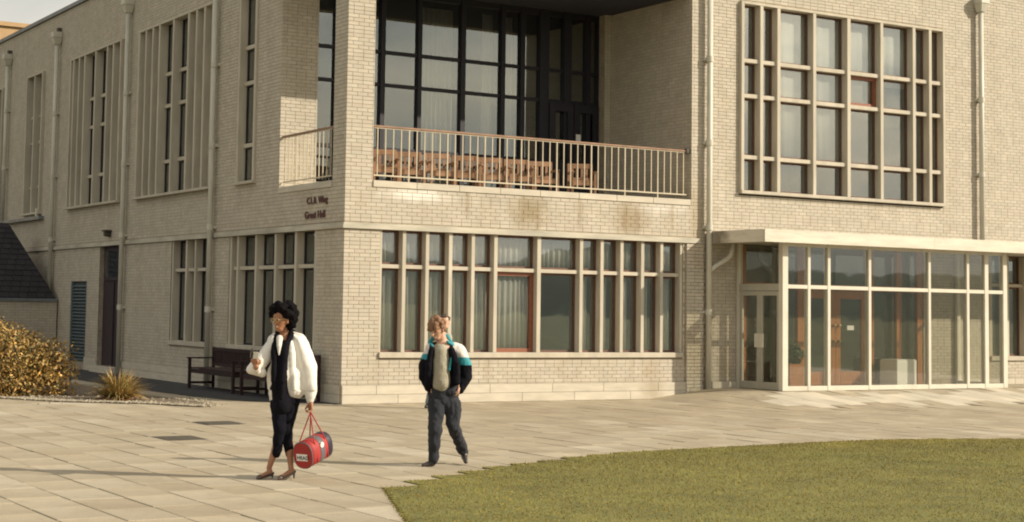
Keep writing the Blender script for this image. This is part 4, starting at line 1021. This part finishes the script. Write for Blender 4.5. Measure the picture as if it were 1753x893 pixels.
# legs and feet
aL, aR = p(460, 802, 0.05), p(498, 799, 0.02)
body += [(p(474, 760, 0.05), 0.045, aL, 0.027), (p(494, 760, 0.1), 0.045, aR, 0.027)]
ftL = [(aL+Vector((0.01, 0, -0.045)), 0.03, aL+fdir*0.13+Vector((0, 0, -0.083)), 0.024)]
ftR = [(aR+Vector((0.01, 0, -0.04)), 0.03, aR+fdir*0.14+Vector((0, 0, -0.10)), 0.024)]
body += [(aL, 0.027, ftL[0][0], 0.03), (aR, 0.027, ftR[0][0], 0.03)]+ftL+ftR
sculpt('body', body, [M['skin_dark']], Rt, voxel=0.0052, smooth=3)
for s_ in (-1, 1):
    e = hc_+fdir*0.083+fside*0.030*s_+Vector((0, 0, -0.004)); b = MB(); b.tube([e, e+fdir*0.008], [0.010, 0.004], 8); b.build('eye', M['eye'], Rt, smooth=True)
# spectacles
b = MB()
for s_ in (-1, 1):
    c0 = hc_+fdir*0.100+fside*0.031*s_+Vector((0, 0, -0.006)); pts = [c0+fside*0.024*math.cos(a)+Vector((0, 0, 0.02*math.sin(a))) for a in [k*math.pi/7 for k in range(15)]]; b.tube(pts, 0.0028, 5)
    b.tube([hc_+fdir*0.097+fside*0.055*s_, hc_+fside*0.083*s_+fdir*0.01], 0.0025, 5)
b.tube([hc_+fdir*0.104-fside*0.008, hc_+fdir*0.104+fside*0.008], 0.0025, 5); b.build('spectacles', M['gold'], Rt)
# hair: a full round cut
hair = []
for k in range(60):
    a = Vector((random.gauss(0, 1), random.gauss(0, 1), random.gauss(0, 1))).normalized()
    if a.z < -0.15 and (a.dot(fdir) > -0.2): continue
    if a.dot(fdir) > 0.45 and a.z < 0.35: continue
    c0 = hc_+Vector((0.012, 0.03, 0.055)); q = c0+Vector((a.x*0.115, a.y*0.11, a.z*0.095)); hair.append((c0+a*0.05, 0.065, q+a*0.012, random.uniform(0.032, 0.046)))
hair += [(hc_+fside*0.08+Vector((0.03, 0.05, 0.03)), 0.055, hc_+fside*0.08+Vector((0.045, 0.06, -0.055)), 0.040), (hc_-fdir*0.07+Vector((0, 0, 0.02)), 0.07, hc_-fdir*0.07+Vector((0.03, 0, -0.07)), 0.045)]
sculpt('hair', hair, [M['hair_black']], Rt, voxel=0.009, smooth=2, wrinkle=0.012, wscale=38)
# jacket: blouson with dropped shoulders, puffed sleeves
jk = [(p(471, 590, 0.03), 0.078, p(510, 588, 0.04), 0.080), (p(489, 600, 0.03), 0.145, p(490, 640, 0.03), 0.152), (p(481, 640, 0.03), 0.138, p(479, 678, 0.03), 0.108), (p(500, 640, 0.03), 0.132, p(504, 664, 0.03), 0.118),
      (p(500, 575, 0.05), 0.05, p(512, 582, 0.04), 0.07), (p(477, 573, 0.05), 0.045, p(468, 582, 0.03), 0.07),
      (p(513, 591, 0.03), 0.086, p(528, 628, 0.03), 0.094), (p(528, 628, 0.03), 0.094, p(532, 662, 0.01), 0.080), (p(532, 662, 0.01), 0.076, p(532, 677, -0.01), 0.052), (p(532, 677, -0.01), 0.043, p(532, 684, -0.015), 0.041),
      (p(466, 591, 0.01), 0.080, p(445, 622, -0.06), 0.078), (p(445, 622, -0.06), 0.078, p(431, 632, -0.10), 0.058), (p(431, 632, -0.10), 0.056, p(449, 638, -0.07), 0.052), (p(434, 632, -0.12), 0.050, p(442, 629, -0.21), 0.042), (p(468, 675, 0.02), 0.055, p(466, 683, 0.03), 0.035)]
# front opening strip (in the figure's frame)
def strip(c, n_):
    t = max(0, min(1, (p(0, 572).z-c.z)/(p(0, 572).z-p(0, 690).z)))
    xl = p(471-2*t, 0).x-0.0; xl = (471-3*t-480)/170-0.023*c.z; xr = (495-3*t-480)/170-0.023*c.z
    return n_.y < -0.25 and xl < c.x < xr and c.z < p(0, 570).z and c.y < 0.02
sculpt('jacket', jk, [M['jacket_white'], M['black_cloth']], Rt, voxel=0.009, smooth=4, zone=lambda c, n_: 1 if strip(c, n_) else 0,
       push=lambda c, n_: -0.018 if strip(c, n_) else 0.010*math.sin(math.atan2(c.y-0.03, c.x-0.06)*9+c.z*5)*(1 if c.z > 0.9 else 0), wrinkle=0.006, wscale=13)
tn = [(p(483, 600, -0.045), 0.075, p(480, 640, -0.06), 0.08), (p(480, 640, -0.06), 0.08, p(480, 672, -0.03), 0.085), (p(480, 660, -0.035), 0.09, p(483, 694, -0.03), 0.095), (p(480, 665, 0.0), 0.105, p(486, 690, 0.02), 0.115)]
sculpt('tunic', tn, [M['black_cloth']], Rt, voxel=0.009, smooth=4, wrinkle=0.006)
sc_ = [(p(474, 574, 0.0), 0.030, p(471, 600, -0.115), 0.034), (p(471, 600, -0.115), 0.034, p(472, 650, -0.135), 0.036), (p(472, 650, -0.13), 0.034, p(473, 672, -0.10), 0.03), (p(499, 570, 0.0), 0.030, p(490, 600, -0.115), 0.036), (p(490, 600, -0.115), 0.036, p(486, 650, -0.14), 0.038), (p(486, 650, -0.13), 0.036, p(484, 680, -0.10), 0.03), (p(476, 570, 0.05), 0.04, p(499, 568, 0.06), 0.04)]
sculpt('scarf', sc_, [M['black_cloth']], Rt, voxel=0.008, smooth=4, wrinkle=0.006)
sculpt('shirt_collar', [(p(480, 578, -0.06), 0.034, p(480, 592, -0.125), 0.024), (p(480, 592, -0.125), 0.024, p(480, 606, -0.145), 0.008)], [M['shirt']], Rt, voxel=0.006, smooth=2)
tr_ = [(p(478, 684, 0.03), 0.098, p(497, 684, 0.04), 0.098), (p(477, 690, 0.02), 0.092, p(479, 735, -0.03), 0.062), (p(479, 735, -0.03), 0.062, p(473, 778, 0.04), 0.043), (p(499, 688, 0.04), 0.084, p(491, 735, 0.03), 0.060), (p(491, 735, 0.03), 0.060, p(494, 778, 0.09), 0.042)]
sculpt('trousers', tr_, [M['navy']], Rt, voxel=0.008, smooth=4, wrinkle=0.010, wscale=13)
for a_, ft in ((aL, ftL), (aR, ftR)):
    q0, q1 = ft[0][0], ft[0][2]
    caps = [(q0+Vector((0.0, 0, -0.005))-fdir*0.02, 0.032, q1+fdir*0.015, 0.026), (q1, 0.028, q1+fdir*0.035+Vector((0, 0, -0.008)), 0.014)]
    top = q0.z+0.003
    o = sculpt('shoe', caps, [M['shoe_brown']], Rt, voxel=0.005, smooth=2, push=lambda c, n_: (-0.020 if (n_.z > 0.35 and (c-q1).dot(fdir) < 0.0) else 0.0))
    b = MB(); hp = q0-fdir*0.035+Vector((0, 0, -0.02)); b.tube([hp, Vector((hp.x, hp.y, 0.004))], [0.013, 0.006], 8); b.build('heel', M['shoe'], o)
# something small and shiny in the raised hand
kb = tag(empty('folded_glasses', (0, 0, 0)), 'small shiny folded item held in the raised hand of the woman', 'small item')
kb.matrix_world = Rt.matrix_world.copy() if False else Matrix.Translation(Rt.location) @ Matrix.Rotation(Rt.rotation_euler.z, 4, 'Z')
b = MB(); q = p(439, 606, -0.30); b.tube([q+Vector((-0.03, 0, -0.03)), q+Vector((-0.025, 0, 0.05)), q+Vector((-0.01, 0, 0.06)), q+Vector((0.0, 0, 0.0))], 0.006, 6); b.build('frame', M['iron'], kb)
b = MB(); b.box(q.x-0.005, q.x+0.05, q.y-0.004, q.y+0.004, q.z-0.04, q.z+0.03); b.build('case', M['alu'], kb, bevel=0.002)

# ---- the bag
hand_p = p(533, 703, -0.04)
BG = tag(empty('holdall', (0, 0, 0)), 'red and grey barrel holdall hanging from the woman\'s hand', 'bag')
BG.matrix_world = kb.matrix_world.copy()
axd = (p(557, 765, 0.20)-p(521, 780, -0.12)); e_a = p(521, 777, -0.12); e_b = p(552, 762, 0.20)
ax_ = (e_b-e_a).normalized(); L_ = (e_b-e_a).length
up_ = Vector((0, 0, 1)); up_ = (up_-ax_*up_.dot(ax_)).normalized(); sd_ = ax_.cross(up_)
def barrel(name, t0, t1, ru, rs, m, parent, seg=28, infl=0.0):
    b = MB(); n = 5; rings = []
    for i in range(n):
        t = t0+(t1-t0)*i/(n-1); k = 1+infl
        rings.append([e_a+ax_*L_*t+up_*ru*k*math.copysign(abs(math.sin(q))**0.8, math.sin(q))+sd_*rs*k*math.copysign(abs(math.cos(q))**0.8, math.cos(q)) for q in [j*2*math.pi/seg for j in range(seg)]])
    b.v = [tuple(v) for r_ in rings for v in r_]
    for i in range(n-1):
        for j in range(seg): b.f.append((i*seg+j, i*seg+(j+1) % seg, (i+1)*seg+(j+1) % seg, (i+1)*seg+j)); b.mi.append(0)
    b.f += [tuple(range(seg)), tuple((n-1)*seg+j for j in range(seg))]; b.mi += [0, 0]
    o = b.build(name, m, parent)
    for pl in o.data.polygons: pl.use_smooth = len(pl.vertices) == 4
    return o
bd_ = barrel('shell', 0.0, 1.0, 0.135, 0.112, M['red'], BG)
for t0, t1, m_ in ((0.42, 0.64, M['bag_grey']), (0.80, 1.01, M['bag_navy'])): barrel('panel', t0, t1, 0.135, 0.112, m_, BG, infl=0.012)
barrel('piping', -0.015, 0.01, 0.138, 0.115, M['bag_grey'], BG)
barrel('end_panel', -0.022, -0.0152, 0.129, 0.107, M['red'], BG)
# white badge and a name label on the end
cN = e_a-ax_*0.0085
b = MB(); 
def onend(u, v, o_=0.0): return cN-ax_*o_+sd_*u+up_*v
sgn = 1 if sd_.dot(Vector((1, 0, 0))) > 0 else -1
b.hexa([onend(-0.075*sgn, -0.055, 0.0), onend(0.055*sgn, -0.055, 0.0), onend(0.055*sgn, 0.015, 0.0), onend(-0.075*sgn, 0.015, 0.0)], [onend(-0.075*sgn, -0.055, 0.003), onend(0.055*sgn, -0.055, 0.003), onend(0.055*sgn, 0.015, 0.003), onend(-0.075*sgn, 0.015, 0.003)])
b.build('name_label', M['paper'], BG)
class TF:
    def p(s, u, d, z): return onend(u*sgn, z, d)
text_mesh('name_label', 'HEAD', 0.052, TF(), -0.068, 0.0045, -0.040, M['bag_navy'], BG, flip=False, ext=0.001)
bs = -1 if sd_.y > 0 else 1
cb = e_a+ax_*L_*0.50+sd_*0.108*bs+up_*0.06
b = MB(); pts = [cb+ax_*0.035*math.cos(a)+up_*0.03*math.sin(a) for a in [k*math.pi/3 for k in range(6)]]; b.hexa(pts, [q+sd_*0.010*bs for q in pts]); b.build('badge', M['shirt'], BG)
for t_ in (0.25, 0.75):
    for s_ in (-1, 1):
        a0 = e_a+ax_*L_*t_+sd_*s_*0.104+up_*(-0.0); a1 = e_a+ax_*L_*t_+sd_*s_*0.075+up_*0.115
        b = MB(); b.tube([a0-up_*0.1+sd_*s_*0.004, a0+sd_*s_*0.004, a1+sd_*s_*0.012, hand_p+Vector((0.012*(t_-0.5), 0.008*s_, -0.01)), hand_p+Vector((0, 0, 0.012))], 0.0065, 7); b.build('strap', M['red'], BG)

# ---- the young man
F2 = Fig('person', 760, 798, 154.6, (-3.95, -10.27, 0.0), 'fair-haired young man in black, white and teal jacket, hands in trouser pockets')
p = F2.p; Rt = F2.root
fdir = Vector((-0.55, -0.72, -0.42)).normalized(); fside = Vector((0.80, -0.60, 0)).normalized(); fup = fside.cross(fdir); fup = fup if fup.z > 0 else -fup
hc_ = p(750, 562, -0.05)
body = [(hc_+fup*0.03-fdir*0.01, 0.086, hc_+fup*0.03-fdir*0.03, 0.086), (hc_+fdir*0.02-fup*0.02, 0.068, hc_+fdir*0.035-fup*0.085, 0.040),
        (hc_+fdir*0.085-fup*0.01, 0.011, hc_+fdir*0.102-fup*0.036, 0.014), (hc_+fdir*0.076-fup*0.072, 0.013, hc_+fdir*0.074-fup*0.073+fside*0.01, 0.012),
        (hc_+fside*0.076, 0.016, hc_+fside*0.078-fup*0.03, 0.012), (hc_-fside*0.076, 0.016, hc_-fside*0.078-fup*0.03, 0.012),
        (hc_-fdir*0.03-fup*0.05, 0.055, p(761, 592, 0.02), 0.062), (p(761, 594, 0.02), 0.10, p(760, 650, 0.02), 0.12),
        (p(740, 598, 0.0), 0.045, p(733, 640, 0.02), 0.040), (p(733, 640, 0.02), 0.038, p(738, 662, -0.03), 0.028), (p(786, 598, 0.03), 0.045, p(800, 640, 0.06), 0.040), (p(800, 640, 0.06), 0.038, p(787, 662, 0.0), 0.028),
        (p(760, 598, 0.02), 0.08, p(740, 598, 0.0), 0.05), (p(760, 598, 0.02), 0.08, p(786, 598, 0.03), 0.05)]
hand(body, p(738, 660, -0.04), (0.15, 0.05, -1), (0.4, -0.9, 0), (0.8, 0.3, 0), 0.17, thumb=1)
hand(body, p(787, 660, -0.02), (-0.2, -0.05, -1), (0.4, -0.9, 0), (-0.8, 0.0, 0), 0.17, thumb=1)
sculpt('body', body, [M['skin_pale']], Rt, voxel=0.0055, smooth=3)
for s_ in (-1, 1):
    e = hc_+fdir*0.083+fside*0.030*s_-fup*0.002; b = MB(); b.tube([e, e+fdir*0.006], [0.009, 0.004], 8); b.build('eye', M['eye'], Rt, smooth=True)
hair = []
for k in range(70):
    a = Vector((random.gauss(0, 1), random.gauss(0, 1), random.gauss(0, 1))).normalized(); fu = a.dot(fup); ff = a.dot(fdir)
    if fu < -0.1 and ff > -0.3: continue
    if ff > 0.55 and fu < 0.35: continue
    c0 = hc_+fup*0.04-fdir*0.012; hair.append((c0+a*0.05, 0.055, c0+a*0.088, random.uniform(0.018, 0.028)))
hair += [(hc_+fup*0.085+fdir*0.05, 0.032, hc_+fup*0.035+fdir*0.095, 0.020), (hc_+fup*0.08+fdir*0.05+fside*0.04, 0.03, hc_+fup*0.02+fdir*0.085+fside*0.05, 0.018), (hc_+fup*0.08+fdir*0.05-fside*0.04, 0.03, hc_+fup*0.025+fdir*0.085-fside*0.045, 0.018), (hc_+fside*0.07+fup*0.03, 0.03, hc_+fside*0.075-fup*0.03-fdir*0.03, 0.022), (hc_-fside*0.07+fup*0.03, 0.03, hc_-fside*0.075-fup*0.02-fdir*0.03, 0.02)]
sculpt('hair', hair, [M['hair_fair']], Rt, voxel=0.007, smooth=2, wrinkle=0.008, wscale=34)
jk = [(p(740, 598, 0.0), 0.075, p(783, 598, 0.03), 0.082), (p(760, 605, 0.02), 0.145, p(760, 655, 0.02), 0.155), (p(755, 655, 0.02), 0.15, p(757, 668, 0.02), 0.135),
      (p(741, 600, 0.0), 0.078, p(730, 625, 0.02), 0.078), (p(730, 625, 0.02), 0.078, p(729, 645, 0.02), 0.072), (p(729, 645, 0.02), 0.070, p(737, 664, -0.02), 0.052),
      (p(786, 600, 0.03), 0.088, p(798, 628, 0.06), 0.088), (p(798, 628, 0.06), 0.088, p(798, 645, 0.05), 0.078), (p(798, 645, 0.05), 0.076, p(788, 666, 0.0), 0.055)]
def zj(c, n_):
    py = 798-c.z*154.6; px = 760+c.x*154.6+0.023*(798-py)
    if px < 742 or px > 774 or (py > 0 and n_.y > 0.3):
        if px > 778 or px < 737 or n_.y > 0.3:
            lim = 611 if px > 760 else 606
            if py < lim: return 1
            if py < lim+(13 if px > 760 else 9): return 2
    return 0
def zpush(c, n_): return 0
sculpt('jacket', jk, [M['black_cloth'], M['jwhite'], M['teal']], Rt, voxel=0.008, smooth=4, zone=zj, wrinkle=0.011, wscale=12, push=lambda c, n_: -0.03 if (n_.y < -0.3 and 742 < 760+c.x*154.6+0.023*c.z*154.6 < 773) else 0.0)
sculpt('collar', [(p(737, 586, 0.0), 0.020, p(744, 578, 0.02), 0.022), (p(737, 587, 0.0), 0.024, p(742, 592, -0.07), 0.016), (p(744, 578, 0.06), 0.03, p(768, 576, 0.07), 0.03), (p(768, 577, 0.05), 0.026, p(777, 590, -0.02), 0.024), (p(777, 590, -0.02), 0.022, p(768, 584, -0.08), 0.016)], [M['teal']], Rt, voxel=0.006, smooth=3)
sculpt('pullover', [(p(757, 600, -0.055), 0.085, p(757, 640, -0.062), 0.100), (p(757, 640, -0.062), 0.100, p(757, 655, -0.05), 0.105)], [M['jersey']], Rt, voxel=0.008, smooth=3, wrinkle=0.006, wscale=16)
sculpt('lining_stripe', [(p(774, 612, -0.118), 0.012, p(771, 632, -0.135), 0.013)], [M['teal']], Rt, voxel=0.005, smooth=2)
for s0, s1 in (((741, 598), (735, 656)), ((775, 598), (783, 652))):
    sculpt('jacket_front', [(p(*s0, -0.09), 0.034, p(s1[0], s1[1]-30, -0.115), 0.042), (p(s1[0], s1[1]-30, -0.115), 0.042, p(*s1, -0.08), 0.045)], [M['black_cloth']], Rt, voxel=0.008, smooth=3, wrinkle=0.008)
tr_ = [(p(752, 668, 0.02), 0.125, p(770, 668, 0.03), 0.125), (p(752, 672, 0.02), 0.120, p(768, 690, 0.03), 0.115), (p(749, 690, 0.0), 0.098, p(746, 735, -0.08), 0.078), (p(746, 735, -0.08), 0.076, p(742, 785, -0.02), 0.060),
       (p(775, 690, 0.03), 0.098, p(778, 730, 0.0), 0.076), (p(778, 730, 0.0), 0.074, p(795, 776, 0.30), 0.056)]
sculpt('trousers', tr_, [M['greytr']], Rt, voxel=0.008, smooth=4, wrinkle=0.016, wscale=13)
shn = Vector((-0.85, -0.5, 0)).normalized()
sculpt('shoe', [(p(742, 791, -0.02), 0.038, p(735, 794, -0.03)+Vector((0, 0, -0.0)), 0.032), (p(737, 793, -0.03), 0.034, p(725, 796, -0.07), 0.022), (p(742, 795, -0.02), 0.020, p(725, 797.5, -0.07), 0.012)], [M['shoe']], Rt, voxel=0.006, smooth=2)
sculpt('shoe', [(p(797, 778, 0.30), 0.038, p(797, 786, 0.27), 0.036), (p(797, 786, 0.26), 0.034, p(799, 792, 0.16), 0.024)], [M['shoe']], Rt, voxel=0.006, smooth=2)

# ---- the third person, mostly hidden behind
F3 = Fig('person', 750, 699, 98.25, (1.16, -1.47, 0.0), 'dark-haired person walking mostly hidden behind the fair-haired young man')
p = F3.p; Rt = F3.root
hc_ = p(762, 551, 0)
body = [(hc_+Vector((0, 0, 0.03)), 0.085, hc_+Vector((0.0, 0.02, 0.03)), 0.085), (hc_+Vector((0.01, -0.02, -0.02)), 0.065, hc_+Vector((0.015, -0.04, -0.075)), 0.042), (hc_+Vector((0.0, -0.085, -0.01)), 0.010, hc_+Vector((0.0, -0.098, -0.03)), 0.013),
        (hc_+Vector((0.078, 0, 0)), 0.015, hc_+Vector((0.08, 0, -0.03)), 0.012), (hc_+Vector((-0.078, 0, 0)), 0.015, hc_+Vector((-0.08, 0, -0.03)), 0.012), (p(760, 556, 0), 0.055, p(757, 572, 0), 0.06), (p(756, 578, 0), 0.1, p(755, 610, 0), 0.13),
        (p(742, 576, 0), 0.045, p(741, 602, 0.0), 0.04), (p(741, 602, 0), 0.038, p(743, 622, -0.05), 0.027), (p(770, 576, 0), 0.045, p(770, 602, 0.0), 0.04), (p(770, 602, 0), 0.038, p(768, 622, -0.05), 0.027)]
hand(body, p(743, 622, -0.05), (0, 0, -1), (0.2, -1, 0), (1, 0, 0), 0.165, 1); hand(body, p(768, 622, -0.05), (0, 0, -1), (0.2, -1, 0), (-1, 0, 0), 0.165, 1)
sculpt('body', body, [M['skin_pale']], Rt, voxel=0.007, smooth=3)
hair = []
for k in range(40):
    a = Vector((random.gauss(0, 1), random.gauss(0, 1), random.gauss(0, 1))).normalized()
    if a.z < 0.0 and a.y < 0.3: continue
    c0 = hc_+Vector((0, 0.012, 0.045)); hair.append((c0+a*0.05, 0.055, c0+a*0.085, 0.024))
sculpt('hair', hair, [M['hair_brown']], Rt, voxel=0.009, smooth=2, wrinkle=0.007, wscale=30)
sculpt('jumper', [(p(745, 576, 0), 0.07, p(768, 576, 0), 0.07), (p(757, 580, 0), 0.135, p(755, 612, 0), 0.14), (p(743, 578, 0), 0.062, p(741, 602, 0), 0.058), (p(741, 602, 0), 0.056, p(743, 618, -0.04), 0.042), (p(769, 578, 0), 0.062, p(770, 602, 0), 0.058), (p(770, 602, 0), 0.056, p(768, 618, -0.04), 0.042)],
       [M['jersey']], Rt, voxel=0.009, smooth=3, wrinkle=0.01)
M['bluejean'] = mat('faded_blue_denim', (0.22, 0.26, 0.30), 0.9, 0.12, 9)
sculpt('trousers', [(p(750, 618, 0), 0.125, p(760, 618, 0), 0.125), (p(749, 625, 0), 0.09, p(744, 655, -0.05), 0.07), (p(744, 655, -0.05), 0.068, p(733, 687, 0.05), 0.055), (p(762, 625, 0), 0.09, p(763, 655, -0.1), 0.07), (p(763, 655, -0.1), 0.068, p(764, 688, 0.0), 0.052)], [M['bluejean']], Rt, voxel=0.009, smooth=3, wrinkle=0.01)
for a, q in (((732, 694, 0.05), (729, 696, -0.06)), ((765, 694, 0.0), (763, 696, -0.14))):
    sculpt('shoe', [(p(*a), 0.042, p(*q), 0.030)], [M['shoe']], Rt, voxel=0.007, smooth=2)
